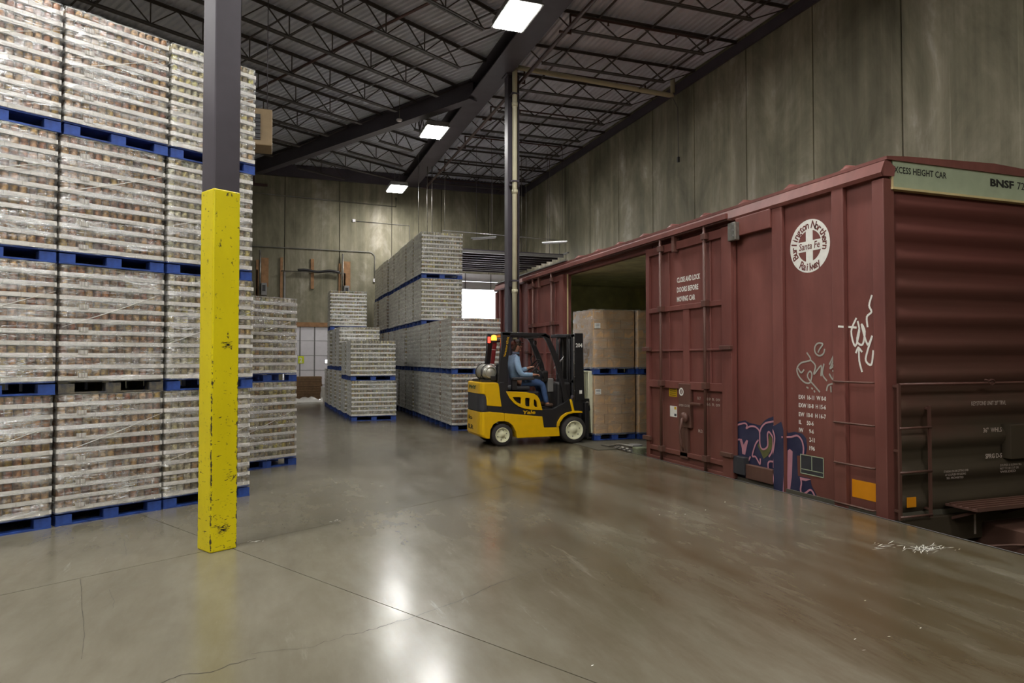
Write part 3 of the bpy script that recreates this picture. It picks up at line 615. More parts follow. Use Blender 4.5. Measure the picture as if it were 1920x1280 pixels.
# roof deck: corrugated sheets, ribs across the joists
def deck_right():
    m = MB(); pitch, x = .152, 5.45
    prof = []
    while x < WALL_X + .1:
        prof += [(x, 0), (x + .05, 0), (x + .075, .042), (x + .127, .042)]; x += pitch
    vs = []; fs = []
    for px, pz in prof: vs += [(px, YMIN, DECK_Z + pz), (px, BACK_Y + .1, DECK_Z + pz)]
    fs = [(2 * i, 2 * i + 1, 2 * i + 3, 2 * i + 2) for i in range(len(prof) - 1)]
    return m.add(vs, fs)
def v_span(u):
    """range of v inside the left bay at this u"""
    hi = min((BACK_Y + .1 - S30 * u) / C30, (u * C30 - XMIN) / S30); lo = max((u * C30 - 5.6) / S30, (YMIN - S30 * u) / C30)
    return lo, hi
def deck_left():
    m = MB(); u = -22; pitch = .152; prof = []
    while u < 21.5:
        prof += [(u, 0), (u + .05, 0), (u + .075, .042), (u + .127, .042)]; u += pitch
    vs = []; ok = []
    for pu, pz in prof:
        lo, hi = v_span(pu); ok.append(hi > lo + .05); hi = max(hi, lo + .01)
        vs += [B(pu, lo, DECK_Z + pz), B(pu, hi, DECK_Z + pz)]
    m.add(vs, [(2 * i, 2 * i + 1, 2 * i + 3, 2 * i + 2) for i in range(len(prof) - 1) if ok[i] and ok[i + 1]])
    return m
c1 = structure(deck_right().build('ceiling', 'deck')); c2 = structure(deck_left().build('ceiling.001', 'deck'))
structure(boxm('roof_top', 'void', c1, XMIN - .2, WALL_X + .3, YMIN - .2, BACK_Y + .3, DECK_Z + .06, DECK_Z + .12))
# ledger strips at the wall tops
structure(boxm('trim_1', 'steel_dark', None, WALL_X - .06, WALL_X, YMIN, BACK_Y, 9.36, 9.62))
structure(boxm('trim_2', 'steel_dark', None, XMIN, WALL_X - .07, BACK_Y - .12, BACK_Y - .001, 9.2, 9.7))

# main girder along the lamps (wide flange), and the girder of the turned bays
def i_beam(name, label, a, b, w, z0, z1, tf=.03):
    a, b = Vector(a), Vector(b); t = thing(name, label, 'roof girder', (0, 0, 0)); zz = lambda v, z: Vector((v.x, v.y, z))
    MB().bar(zz(a, z0 + tf / 2), zz(b, z0 + tf / 2), w, tf).build('bottom_flange', 'steel_dark', t)
    MB().bar(zz(a, z1 - tf / 2), zz(b, z1 - tf / 2), w * .9, tf).build('top_flange', 'steel_dark', t)
    MB().bar(zz(a, (z0 + z1) / 2), zz(b, (z0 + z1) / 2), .03, z1 - z0 - 2 * tf).build('web', 'steel_dark', t)
    return t
g1 = i_beam('roof_girder', 'long dark wide-flange roof girder beside the row of square lamps', (5.575, YMIN + .1, 0), (5.575, BACK_Y - .15, 0), .62, 9.2, 9.69)
g2 = i_beam('roof_girder', 'dark roof girder crossing at an angle to the left from the long girder', B(13.98, 13.45), B(13.98, 25.5), .30, 9.12, 9.69)
g3 = i_beam('roof_girder', 'dark roof girder over the left side, out towards the yellow column', B(2.94, -4), B(2.94, 27), .30, 9.12, 9.69) if False else None

# open web joists
def joist(label, group, p, q, z0, z1, bot=(0, 0), step=.62, vert=True, chord=.055):
    """p to q at the top chord (plan points); bot trims the bottom chord at both ends"""
    t = thing('bar_joist', label, 'roof joist', (p[0], p[1], 0), math.atan2(q[1] - p[1], q[0] - p[0]), group)
    L = math.hypot(q[0] - p[0], q[1] - p[1])
    for nm, z, a, b in (('top_chord', z1, 0, L), ('bottom_chord', z0, bot[0], L - bot[1])):
        m = MB()
        for s in (-1, 1): m.box(a, b, s * .012 - (.05 if s < 0 else 0), s * .012 + (.05 if s > 0 else 0), z - .004, z + .004); m.box(a, b, s * .012 - .004, s * .012 + .004, z - (0 if z == z0 else chord), z + (chord if z == z0 else 0))
        o = m.build(nm, 'joist', t)
    n = max(2, int((L - bot[0] - bot[1]) / (2 * step))); st = (L - bot[0] - bot[1]) / n
    pts = [(max(0, bot[0] - .6), 0, z1 - .02)] if bot[0] > .1 else []
    for i in range(n):
        x = bot[0] + i * st
        pts += [(x + (0 if i else .02), 0, z0 + .02), (x + st / 2, 0, z1 - .02)]
    pts += [(L - bot[1] - .02, 0, z0 + .02)]
    if bot[1] > .1: pts.append((L, 0, z1 - .03))
    m = MB()
    for a, b in zip(pts, pts[1:]): m.bar(a, b, .024)
    m.build('web_rod', 'joist', t)
    if vert:
        for i in range(1, n):
            x = bot[0] + i * st; MB().bar((x, 0, z0), (x, 0, z1), .022).build('vertical_strut', 'joist', t)
    return t
# left bays (turned grid)
vj = [4.9, 6.75, 8.55, 10.35, 12.2, 14.0, 15.8, 17.5, 19.3, 21.0, 22.8]
ordw = ['first', 'second', 'third', 'fourth', 'fifth', 'sixth', 'seventh', 'eighth', 'ninth', 'tenth', 'eleventh', 'twelfth', 'thirteenth', 'fourteenth']
for i, v in enumerate(vj):
    girder = v > 13.6
    u1 = 13.9 if girder else (5.30 + S30 * v) / C30
    u0 = max((XMIN + S30 * v) / C30 + .2, -8)
    p, q = B(u0, v), B(u1, v)
    if q.y > BACK_Y - .2: continue
    joist('deep open-web roof joist over the tall left stacks, %s back from the camera' % ordw[i], 'joists over the left bay', p, q, 9.1, 9.66, (.1, .8 if girder else 1.0), .58)
for i, v in enumerate([14.9, 16.7, 18.5, 20.3, 22.1, 23.6]):
    u1 = min((5.30 + S30 * v) / C30, (BACK_Y - .2 - C30 * v) / S30)
    if u1 < 15.2: continue
    joist('open-web roof joist in the far wedge behind the angled girder, %s back' % ordw[i], 'joists of the far wedge', B(14.1, v), B(u1, v), 9.14, 9.66, (.5, .7), .5)
# right bay
for i in range(-6, 10):
    yy = 12.28 + 1.8 * i
    if yy > BACK_Y - .4: continue
    joist('slender roof joist between long girder and concrete wall, %s' % (('%s past the frame top' % ordw[i - 3]) if i > 2 else '%s toward the camera' % ordw[2 - i]), 'joists over the rail bay', (5.9, yy), (10.95, yy), 9.2, 9.66, (.5, .95), .52, vert=False, chord=.045)
# bridging angles
for i, (x, z) in enumerate([(7.1, 9.62), (8.5, 9.62), (9.6, 9.24), (10.3, 9.62)]):
    tag(MB().bar((x, YMIN + .2, z), (x, BACK_Y - .2, z), .035).build('bridging_angle', 'joist'), 'thin steel bridging angle across the rail bay joists, %s from the girder' % ordw[i], 'bridging', 'bridging over the rail bay')
for i, u in enumerate([1.5, 5.0, 8.4, 11.4]):
    v0, v1 = max(4.9, (u * C30 - 5.2) / S30), min(23, (BACK_Y - .3 - S30 * u) / C30)
    for z in (9.12, 9.63): tag(MB().bar(B(u, v0, z), B(u, v1, z), .03).build('bridging_angle', 'joist'), 'thin bridging angle along %s chords of left joists, %s from left' % ('lower' if z < 9.3 else 'upper', ordw[i]), 'bridging', 'bridging over the left bay')

# sprinkler pipes
def pipe(name, mat, pts, r, label, cat='pipe', group=None, n=10):
    return tag(MB().tube(pts, r, n).build(name, mat), label, cat, group)
for i in range(8):
    yy = 7.9 + 2.95 * i
    t = thing('sprinkler_branch', 'dark sprinkler branch pipe over the rail track, %s from the camera' % ordw[i], 'pipe', (0, yy, 0), 0, 'sprinkler branches')
    MB().tube([(5.98, 0, 9.0), (6.25, 0, 9.0), (6.25, 0, 9.42), (9.9, 0, 9.42), (9.9, 0, 9.34)], .032, 8).build('branch_pipe', 'sprk', t)
    for x in (7.2, 9.0): MB().tube([(x, 0, 9.42), (x, 0, 9.33)], .018, 6).tube([(x, 0, 9.335), (x, 0, 9.325)], .03, 8).build('sprinkler_head', 'sprk', t)
pipe('sprinkler_main', 'sprk', [(6.12, YMIN + .5, 9.0), (6.12, BACK_Y - 1.2, 9.0)], .045, 'red-brown sprinkler main pipe running alongside the long girder', group='sprinkler mains')
for i, u in enumerate([3.4, 9.9]):
    v1 = min(24, (BACK_Y - .6 - S30 * u) / C30); v0 = max(0, (u * C30 - 5.1) / S30)
    pipe('sprinkler_line', 'sprk', [B(u, v0, 9.42), B(u, v1, 9.42)], .034, 'dark sprinkler line under the left roof deck, %s' % ('nearer the yellow column' if i == 0 else 'nearer the long girder'), group='sprinkler lines left')
# cream drain pipe down the column
t = thing('drain_pipe', 'cream roof drain pipe running across under the roof and down the far column', 'pipe', (0, 0, 0))
MB().tube([(5.93, 16.62, 0.05), (5.93, 16.62, 9.20), (5.95, 16.62, 9.30), (6.05, 16.62, 9.34), (10.60, 16.62, 9.20), (10.70, 16.62, 9.22), (10.72, 16.62, 9.30), (10.72, 16.62, 9.69)], .068, 14).build('pipe_run', 'cream_pipe', t)
for z in (.9, 3.4, 6.0, 8.3): MB().tube([(5.93, 16.62, z), (5.93, 16.62, z + .10)], .080, 14).build('coupling', 'cream_pipe', t); MB().box(5.83, 6.03, 16.54, 16.78, z + .3, z + .34).build('pipe_strap', 'steel_dark', t)
t = thing('steel_column', 'dark steel roof column behind the forklift beside the boxcar', 'column', (5.95, 16.9, 0))
for s in (-1, 1): boxm('flange', 'steel_dark', t, s * .15 - .012, s * .15 + .012, -.13, .13, 0, 9.2)
boxm('web', 'steel_dark', t, -.14, .14, -.01, .01, 0, 9.2)
boxm('cap_plate', 'steel_dark', t, -.22, .22, -.2, .2, 9.17, 9.2); boxm('base_plate', 'steel_dark', t, -.2, .2, -.2, .2, 0, .025)

# yellow column
cb = B(2.943, 6.008)
t = thing('support_column', 'square steel column, chipped yellow below and dark grey above, left foreground', 'column', cb, ROT30)
boxm('shaft', 'steel_dark', t, -.12, .12, -.12, .12, 0, DECK_Z - .05, .012)
boxm('yellow_guard', 'yellow_worn', t, -.1235, .1235, -.1235, .1235, 0, 3.21, .012)

sm = MB()
for cx_, cz_, n_, sx_, sz_ in ((0, 1.83, 40, .03, .012), (-.02, .19, 50, .03, .02), (.0, 1.82, 26, .035, .018), (-.02, .20, 30, .035, .03), (.02, .62, 18, .05, .05), (-.03, 1.12, 12, .06, .06), (.03, .42, 10, .05, .04), (-.05, .28, 12, .03, .05), (.0, 1.45, 6, .02, .1)):
    for i in range(n_):
        x, z, a, l, w_ = cx_ + random.gauss(0, sx_), cz_ + random.gauss(0, sz_), U(-.2, .3), U(.006, .045), U(.0006, .0022)
        x = max(-.11, min(.05, x)); dx, dz = math.cos(a) * l, math.sin(a) * l
        sm.add([(x, -.1241, z), (x + dx * .5, -.1241, z - w_), (x + dx, -.1241, z + dz), (x + dx * .5, -.1241, z + dz * .6 + w_)], [(0, 1, 2, 3)])
so = sm.build('scrape_marks', 'black', t); so['kind'] = 'stuff'

# square high-bay lamps
def lamp(x, y, label, rz=0, z=8.7):
    t = thing('high_bay_lamp', label, 'lamp', (x, y, z), rz, 'square high-bay lamps')
    boxm('housing', 'grey_metal', t, -.34, .34, -.60, .60, .02, .16, .02)
    boxm('lens_frame', 'grey_metal', t, -.36, .36, -.62, .62, .0, .03)
    boxm('lens', 'lamp', t, -.31, .31, -.57, .57, -.012, .0005)
    for s in (-1, 1): MB().tube([(0, s * .5, (.16)), (0, s * .5, DECK_Z - z)], .005, 5).build('suspension_wire', 'steel', t)
    return t
for y, l in ((12.95, 'nearest of the three bright square lamps under the long girder'), (20.5, 'middle one of the three bright square lamps under the long girder'), (27.9, 'farthest of the three bright square lamps, close to the back wall')): lamp(4.66 if y < 27 else 4.62, y if y < 27 else 26.95, l, 0, 8.7 if y < 27 else 8.46)
for y in (5.4, -2.1, -9.2): lamp(4.66, y, {5.4: 'square lamp of the girder row, nearest above the camera', -2.1: 'square lamp of the girder row, just behind the camera', -9.2: 'square lamp of the girder row, farthest behind the camera'}[y])
for u, v, w_ in ((-5.2, 5.7, 'far left'), (-1.5, 5.7, 'middle'), (2.2, 5.7, 'right'), (-5.2, -3, 'rear left'), (-.5, -3, 'rear right')):  # unseen lamps, added to brighten the wrapped stacks
    p = B(u, v); lamp(p.x, p.y, 'unseen lamp added to light the left stacks, %s one of five' % w_, ROT30)
for u, v, w_ in ((-3.0, 12.0, 'left'), (1.0, 13.0, 'right')):  # added out of view so the left side gets light
    p = B(u, v); lamp(p.x, p.y, 'unseen lamp added to light the left bay, %s one of two' % w_, ROT30)

# small ceiling things
def rod(x, y, z0, z1, label, r=.012, mat='steel', group='hanging rods'): return pipe('hanging_rod', mat, [(x, y, z0), (x, y, z1)], r, label, 'rod', group, 6)
for i, (x, y, z0, r) in enumerate([(5.31, 26, 5.45, .014), (5.65, 26, 5.45, .014), (5.84, 26, 5.45, .018), (6.35, 26, 5.0, .008), (8.0, 25, 5.7, .008), (10.4, 25, 5.9, .01), (9.2, 25, 5.9, .01), (9.4, 25, 5.9, .01)]):
    rod(x, y, z0, 9.71, 'thin vertical rod hanging from the far roof near the rail door, %s from left' % ordw[i], r)
t = thing('unit_heater', 'boxy unit heater hung from the roof behind the tall left stacks', 'heater', (-.62, 14, 5.85), ROT30 * 0)
boxm('case', 'wood_pale', t, -.35, .58, 0, .6, 0, .72, .02); boxm('louvre_panel', 'black', t, -.30, .36, -.02, .01, .10, .60)
for k in range(6): boxm('louvre', 'steel_dark', t, -.30, .36, -.045, -.01, .14 + k * .075, .15 + k * .075)
for x in (-.25, .48): MB().tube([(x, .3, .72), (x, .3, 3.5)], .008, 5).build('hanger_rod', 'steel_dark', t)
t = thing('smoke_detector', 'small white round detector under the roof left of the middle lamp', 'detector', (3.6, 20.6, 8.95))
MB().lathe([(0, 0), (.07, 0), (.09, .03), (.09, .06), (0, .06)], n=16).build('detector_body', 'white_door', t); MB().tube([(0, 0, .06), (0, 0, .76)], .008, 6).build('drop_rod', 'steel', t)
t = thing('pendant_switch', 'thin cord with a small switch hanging beside the concrete wall under the drain pipe', 'cord', (10.72, 16.55, 0))
MB().tube([(0, .07, 9.14), (.05, -.1, 8.8), (.06, -.1, 7.4)], .008, 5).build('cord', 'steel_dark', t); boxm('switch', 'black', t, .03, .09, -.13, -.07, 7.25, 7.4)

# ---- doors in the back wall
def dock_door(name, x0, x1, label=None):
    d = structure(link(name, None, None, (x0, BACK_Y, 0))); w = x1 - x0
    z = 0
    for k in range(5):
        h = .61
        boxm('door_section', 'white_door', d, .02, w - .02, .03, .08, z + .004, z + h - .006, .006); z += h
    nst = 4
    for k in range(nst + 1):
        x = .04 + (w - .08) * k / nst; boxm('stile', 'grey_metal', d, x - .025, x + .025, .018, .032, 0, 3.04)
    for k in range(1, 5): boxm('section_joint', 'grey_metal', d, 0, w, .024, .031, .61 * k - .008, .61 * k + .008)
    boxm('lintel', 'wood', d, -.1, w + .1, -.03, .0, 3.02, 3.20)
    for x in (0, w): boxm('track', 'grey_metal', d, x - .03, x + .03, -.06, .0, 0, 5.3)
    return d
d1 = dock_door('door_1', .45, 2.85); d2 = dock_door('door_2', -3.3, -.62)
boxm('vision_window', 'lamp', d1, 1.62, 2.0, .012, .020, 1.50, 1.66).data.materials[0] = emit_mat('daylit_pane', (1, 1, 1, 1), .9)
boxm('window_frame', 'black', d1, 1.60, 2.02, .018, .024, 1.48, 1.68)
boxm('number_panel', 'label_yellow', d1, .55, .78, .010, .020, 1.50, 1.80).data.materials[0] = plain('fluorescent_yellow_sign', srgb(214, 226, 20), .5)
letters('dock_number', 'white_paint', d1, '2', (.60, .01, 1.54), (1, 0, 0), .12, .20, thick=.003)
def operator(x, label):
    """vertical-lift hardware: posts, shaft, motor box on a board"""
    t = thing('door_operator', label, 'door motor', (x, BACK_Y - .06, 0))
    boxm('backing_board', 'wood', t, -.02, .26, .0, .04, 4.62, 5.80); boxm('side_post', 'wood', t, -.22, -.12, .0, .05, 3.2, 5.7)
    boxm('motor_case', 'grey_metal', t, -.02, .2, -.26, .0, 4.25, 4.75, .02); boxm('motor_face', 'black', t, .03, .15, -.275, -.26, 4.42, 4.66)
    MB().tube([(-.06, -.1, 4.3), (-.06, -.1, 6.1)], .035, 8).build('drive_tube', 'steel', t)
    MB().tube([(.1, -.2, 4.25), (.14, -.2, 4.05), (.3, -.2, 3.98), (.42, -.15, 4.15)], .012, 6).build('motor_cable', 'black', t)
    boxm('switch_box', 'white_door', t, .28, .36, -.03, .0, 4.0, 4.10)
operator(-.44, 'door motor and boards on the back wall, left one of the two')
operator(2.82, 'door motor and boards on the back wall, right one of the two')
t = thing('torsion_shaft', 'dark torsion spring shaft above the far dock door', 'shaft', (0, BACK_Y - .16, 0))
MB().tube([(.3, 0, 5.28), (2.84, 0, 5.28)], .022, 8).build('shaft', 'steel', t)
MB().tube([(.95 + k * .01, 0, 5.33 + .03 * math.sin(k * .06)) for k in range(0, 170, 8)], .055, 8).build('spring', 'black', t)
tag(boxm('wood_post', 'wood', None, 1.47, 1.60, BACK_Y - .06, BACK_Y, 4.60, 5.85), 'upright timber post behind the middle of the spring shaft', 'post', 'timber posts on the back wall')
tag(boxm('wood_post', 'wood', None, .27, .37, BACK_Y - .06, BACK_Y, 3.2, 5.85), 'timber post at the left end of the spring shaft', 'post', 'timber posts on the back wall')
pipe('conduit', 'grey_metal', [(-4, BACK_Y - .04, 6.25), (3.95, BACK_Y - .04, 6.25), (4.1, BACK_Y - .04, 6.1), (4.1, BACK_Y - .04, 5.1)], .018, 'thin grey conduit across the back wall above the door springs', group='conduits on the back wall')
pipe('conduit', 'chrome', [(-4, BACK_Y - .03, 8.5), (5.0, BACK_Y - .03, 8.28), (5.0, BACK_Y - .03, 8.68)], .028, 'bright pipe crossing high on the back wall below the far lamp', group='conduits on the back wall')
pipe('conduit', 'grey_metal', [(3.2, BACK_Y - .03, 7.55), (5.6, BACK_Y - .03, 7.5), (5.6, BACK_Y - .03, 6.4)], .012, 'thin grey conduit high on the back wall beside the small white box', group='conduits on the back wall')
tag(boxm('junction_box', 'white_door', None, 3.16, 3.28, BACK_Y - .06, BACK_Y, 7.50, 7.62), 'small white junction box high on the back wall', 'box')
tag(boxm('junction_box', 'white_door', None, 4.04, 4.18, BACK_Y - .06, BACK_Y, 4.98, 5.12), 'small white junction box low on the back wall, at the conduit end', 'box')
t = thing('pipe_bracket', 'rusty tee-shaped bracket high on the back wall at the left girder end', 'bracket', (-1.0, BACK_Y - .1, 0))
boxm('arm', 'sprk', t, -.6, .75, 0, .1, 8.72, 8.82); boxm('hanger', 'sprk', t, .18, .26, .02, .08, 8.82, 9.2)

# ---- rail door: opening with the sectional door rolled up under the roof
rd = structure(link('door_3', None, None, (0, 0, 0)))
for k in range(2): boxm('door_section', 'white_door', rd, 5.98, 10.32, BACK_Y - .10, BACK_Y - .05, 4.80 + k * .36, 5.15 + k * .36, .006)
for k in range(10):
    y1 = BACK_Y - .35 - k * .56
    o = boxm('door_section', 'steel_dark', rd, 5.98, 10.32, y1 - .54, y1, 5.60, 5.64, .006)
    boxm('section_rib', 'grey_metal' if k in (1, 4, 9) else 'steel_dark', rd, 5.98, 10.32, y1 - .56, y1 - .50, 5.50, 5.60)
for x in (5.9, 10.4): MB().bar((x, BACK_Y - .1, 5.66), (x, BACK_Y - 6.2, 5.66), .06).build('track', 'grey_metal', rd); MB().bar((x, BACK_Y - .06, -1.2), (x, BACK_Y - .06, 5.66), .06).build('track', 'grey_metal', rd)
for x in (6.9, 8.1, 9.3): boxm('stile', 'grey_metal', rd, x - .02, x + .02, BACK_Y - .115, BACK_Y - .10, 4.80, 5.52)
pipe('conduit', 'chrome', [(5.9, 24.5, 6.45), (10.6, 24.5, 6.35), (10.6, 24.5, 5.7)], .016, 'bright pipe above the rolled-up rail door', group='conduits by the rail door')
for i, x in enumerate((7.35, 10.2)):
    t = thing('strip_light', 'slim strip light fixture hanging over the rail door, %s' % ('left one' if i == 0 else 'right one'), 'lamp', (x, 24.0, 6.15), math.radians(-38))
    boxm('reflector', 'chrome', t, -.5, .5, -.06, .06, 0, .05); boxm('tube_lamp', 'white_door', t, -.45, .45, -.02, .02, -.03, 0)
    for s in (-.3, .3): MB().tube([(s, 0, .05), (s, 0, 3.56)], .006, 5).build('hanger_wire', 'steel_dark', t)
# board stack on the floor by the far door
t = thing('board_stack', 'bundle of brown boards on the floor before the white dock door', 'boards', (.55, 27.9, 0))
for k in range(9): boxm('board', 'plyside', t, 0 + U(-.01, .01), 1.30 + U(-.02, .02), 0, .8, .12 + k * .097, .12 + k * .097 + .09)
for x in (.15, .65, 1.1): boxm('runner', 'wood', t, x, x + .1, 0, .8, 0, .12)
m = MB(); vs = []
for i in range(14):
    for j in range(5): vs.append((-.1 + i * .11, -.12 - .05 * j + U(-.03, .03), max(.004, .16 * (1 - j / 4) * (.4 + R()))))
m.add(vs, [(i * 5 + j, i * 5 + j + 1, (i + 1) * 5 + j + 1, (i + 1) * 5 + j) for i in range(13) for j in range(4)], True)
tag(m.build('plastic_sheet', 'poly_white', None, (.55, 27.9, 0)), 'crumpled white plastic sheeting on the floor in front of the brown boards', 'plastic sheet')
m = MB(); vs = []
for i in range(8):
    for j in range(4): vs.append((1.26 + .09 * j + U(-.02, .02), -.05 - .03 * j + U(-.03, .03), max(.003, .02 + i * .085 - j * .03 * (i > 0))))
m.add(vs, [(i * 4 + j, i * 4 + j + 1, (i + 1) * 4 + j + 1, (i + 1) * 4 + j) for i in range(7) for j in range(3)], True)
tag(m.build('plastic_sheet', 'poly_white', None, (.55, 27.9, 0)), 'white plastic sheeting hanging down the right end of the brown boards', 'plastic sheet')

# ================================================================ PALLET LOADS
PM = {}
def cached(key, fn):
    if key not in PM: PM[key] = fn()
    return PM[key]
def bx_mesh(key, mat, w, d, h): return cached((key, mat, round(w, 3), round(d, 3), round(h, 3)), lambda: MB().box(-w / 2, w / 2, -d / 2, d / 2, 0, h).mesh(key, mat))
def pallet(parent, w, d, mat):
    p = link('pallet', bx_mesh('deck_sheet', mat, w - .02, d - .02, .004), parent, (w / 2, d / 2, .118))
    p.data = p.data.copy(); p.data.name = 'pallet'
    off = (-w / 2, -d / 2, -.118)
    def sub(nm, me, x, y, z): link(nm, me, p, (x + off[0], y + off[1], z + off[2]))
    for y in (.06, d / 2, d - .06): sub('bottom_board', bx_mesh('bottom_board', mat, w, .12, .017), w / 2, y, 0)
    for x in (.075, w / 2, w - .075):
        for y in (.06, d / 2, d - .06): sub('block', bx_mesh('block', mat, .145, .118, .088), x, y, .017)
    n = 7
    for k in range(n): sub('top_board', bx_mesh('top_board', mat, w, d / n - .03, .017), w / 2, (k + .5) * d / n, .122)
def can_mesh(r, h, n=10):
    return MB().lathe([(0, 0), (r * .95, 0), (r, .006), (r, h - .006), (r * .93, h), (r * .90, h - .004), (0, h - .004)], n=n)
def film_ring(w, d, z0, z1, nl, amp, seed):
    rnd = random.Random(seed); pts = []; k = 15
    c = .03
    for (ax, ay, bx, by) in ((c, 0, w - c, 0), (w, c, w, d - c), (w - c, d, c, d), (0, d - c, 0, c)):
        for i in range(k):
            t = i / (k - 1); pts.append((ax + (bx - ax) * t, ay + (by - ay) * t))
    n = len(pts); nz = nl * 3 + 1; vs = []
    diag = [(rnd.random(), rnd.uniform(-.5, .5), rnd.uniform(.2, 1)) for _ in range(5)]
    for j in range(nz):
        z = z0 + (z1 - z0) * j / (nz - 1)
        o = (.009, .001, .002)[j % 3] if 0 < j < nz - 1 else .008
        for i, (x, y) in enumerate(pts):
            cx, cyy = x - w / 2, y - d / 2; l = math.hypot(cx, cyy); e = o + rnd.uniform(-1, 1) * amp
            vs.append((x + cx / l * e * 1.3, y + cyy / l * e * 1.3, z + rnd.uniform(-1, 1) * amp))
    m = MB(); m.add(vs, [(j * n + i, j * n + (i + 1) % n, (j + 1) * n + (i + 1) % n, (j + 1) * n + i) for j in range(nz - 1) for i in range(n)], True)
    return m
LH = .119
def make_can_load(kind, w, d, nl, seed):
    """kind: near (cans one by one on the front), far"""
    near = kind.startswith('near'); mat = 'can_brown' if 'brown' in kind else 'can_green'
    rnd = random.Random(seed)
    t = link('can_load', None); t.empty_display_size = .1
    pallet(t, w, d, 'blue_old' if 'old' in kind else 'blue')
    h = .14 + nl * LH; r = .0375; nx = int((w - .02) / .0765); ny = int((d - .02) / .0765)
    cx = lambda i: .012 + r + i * (w - .024 - 2 * r) / (nx - 1); cyy = lambda j: .012 + r + j * (d - .024 - 2 * r) / (ny - 1)
    link('inner_cans', bx_mesh('inner_cans', mat, w - .16, d - .16, h - .18), t, (w / 2, d / 2, .15))
    cm = cached(('can', mat, near), lambda: can_mesh(r, .114, 10).mesh('can', mat))
    if near:
        for k in range(nl):
            for i in range(nx): link('can', cm, t, (cx(i) + rnd.uniform(-.001, .001), cyy(0) + rnd.uniform(-.002, .002), .143 + k * LH))
    def rest():
        m = MB(); base = can_mesh(r, .114, 7 if not near else 8)
        for k in range(nl):
            for i in range(nx):
                for j in range(ny):
                    if (i in (0, nx - 1) or j in (0, ny - 1)) and not (near and j == 0):
                        x, y, z = cx(i), cyy(j), k * LH
                        m.add([(a + x, b + y, c + z) for a, b, c in base.v], base.f, True)
        return m.mesh('cans', mat)
    o = link('cans', cached(('rest', mat, near, w, d, nl), rest), t, (0, 0, .143)); o['kind'] = 'stuff'
    for k in range(nl):
        z = .14 + k * LH; ax = rnd.uniform(-.003, .003); ay = rnd.uniform(-.003, .003)
        if near: xe = [0, .26, .49, .73, w] if k % 2 else [0, .35, .58, .80, w]; ye = [0, d / 3, 2 * d / 3, d]
        else: xe = [0, w / 3, 2 * w / 3, w] if k % 2 else [0, .42 * w, .72 * w, w]; ye = [0, d / 2, d]
        for i in range(len(xe) - 1):
            for j in range(len(ye) - 1):
                if near and j == 1 and 0 < i < len(xe) - 2: continue
                tw, td = xe[i + 1] - xe[i] - .003, ye[j + 1] - ye[j] - .003
                def tray(tw=tw, td=td):
                    a, b2, H = tw / 2, td / 2, .043; vs = [(-a, -b2, 0), (a, -b2, 0), (a, b2, 0), (-a, b2, 0), (-a, -b2, H), (a, -b2, H), (a, b2, H), (-a, b2, H)]
                    return MB().add(vs, [(0, 3, 2, 1), (0, 1, 5, 4), (1, 2, 6, 5), (2, 3, 7, 6), (3, 0, 4, 7)]).mesh('tray', 'tray')
                link('tray', cached(('tray', round(tw, 3), round(td, 3)), tray), t, ((xe[i] + xe[i + 1]) / 2 + ax, (ye[j] + ye[j + 1]) / 2 + ay, z))
        if 'label' in kind and k % 2 == 0:
            link('barcode_label', cached('barcode', barcode), t, (.22, -.006, z + .03))
    link('top_sheet', bx_mesh('top_sheet', 'tray', w - .03, d - .03, .004), t, (w / 2, d / 2, h - .004))
    film = 'film' if near else 'film_far'
    for s in ([seed] if True else []):
        link('stretch_film', film_ring(w, d, .128, h + .002, nl, .0035 if near else .004, s).mesh('stretch_film', film), t)
    if near:
        za = .14 + rnd.uniform(.25, .45) * h; zb = za + rnd.uniform(.30, .42)
        link('film_band', MB().tube([(.02, -.016, za), (w * .5, -.022, (za + zb) / 2 - .015), (w - .01, -.016, zb)], [.002, .005, .002], 4).mesh('film_band', M['poly_white']), t)
    return t
def barcode():
    m = MB(); m.box(-.045, .045, 0, .001, 0, .045); me = m.mesh('barcode_label', M['bars']); return me
def bars_mat():
    m, nt, b = new_mat('printed_bars'); w = node(nt, 'ShaderNodeTexWave', wave_type='BANDS', bands_direction='X'); w.inputs['Scale'].default_value = 24; w.inputs['Distortion'].default_value = 3
    tc = node(nt, 'ShaderNodeTexCoord'); mp = node(nt, 'ShaderNodeMapping'); mp.inputs['Scale'].default_value = (1, 0, 0); nt.links.new(tc.outputs['Object'], mp.inputs[0]); nt.links.new(mp.outputs[0], w.inputs[0])
    nt.links.new(ramp(nt, w.outputs['Fac'], [(.35, srgb(90, 84, 78)), (.5, srgb(226, 222, 214))]), b.inputs['Base Color']); return m
M['bars'] = bars_mat()
PROTO = {}
def put_load(key, loc, rz, label, group, jitter=.008):
    make = key[0]
    if key not in PROTO: PROTO[key] = o = (make_can_load(*key[1:]) if make == 'can' else make_carton_load(*key[1:]))
    else: o = copy_tree(PROTO[key])
    o.location = Vector(loc) + Vector((U(-jitter, jitter), U(-jitter, jitter), 0)); o.rotation_euler = (0, 0, rz + U(-.006, .006))
    o['label'] = label; o['category'] = 'pallet load'; o['group'] = group
    return o
H10, H8 = .14 + 10 * LH + .006, .14 + 8 * LH + .006
tier = ['bottom', 'second', 'third', 'top']
gl = 'tall wrapped can stacks on the left'
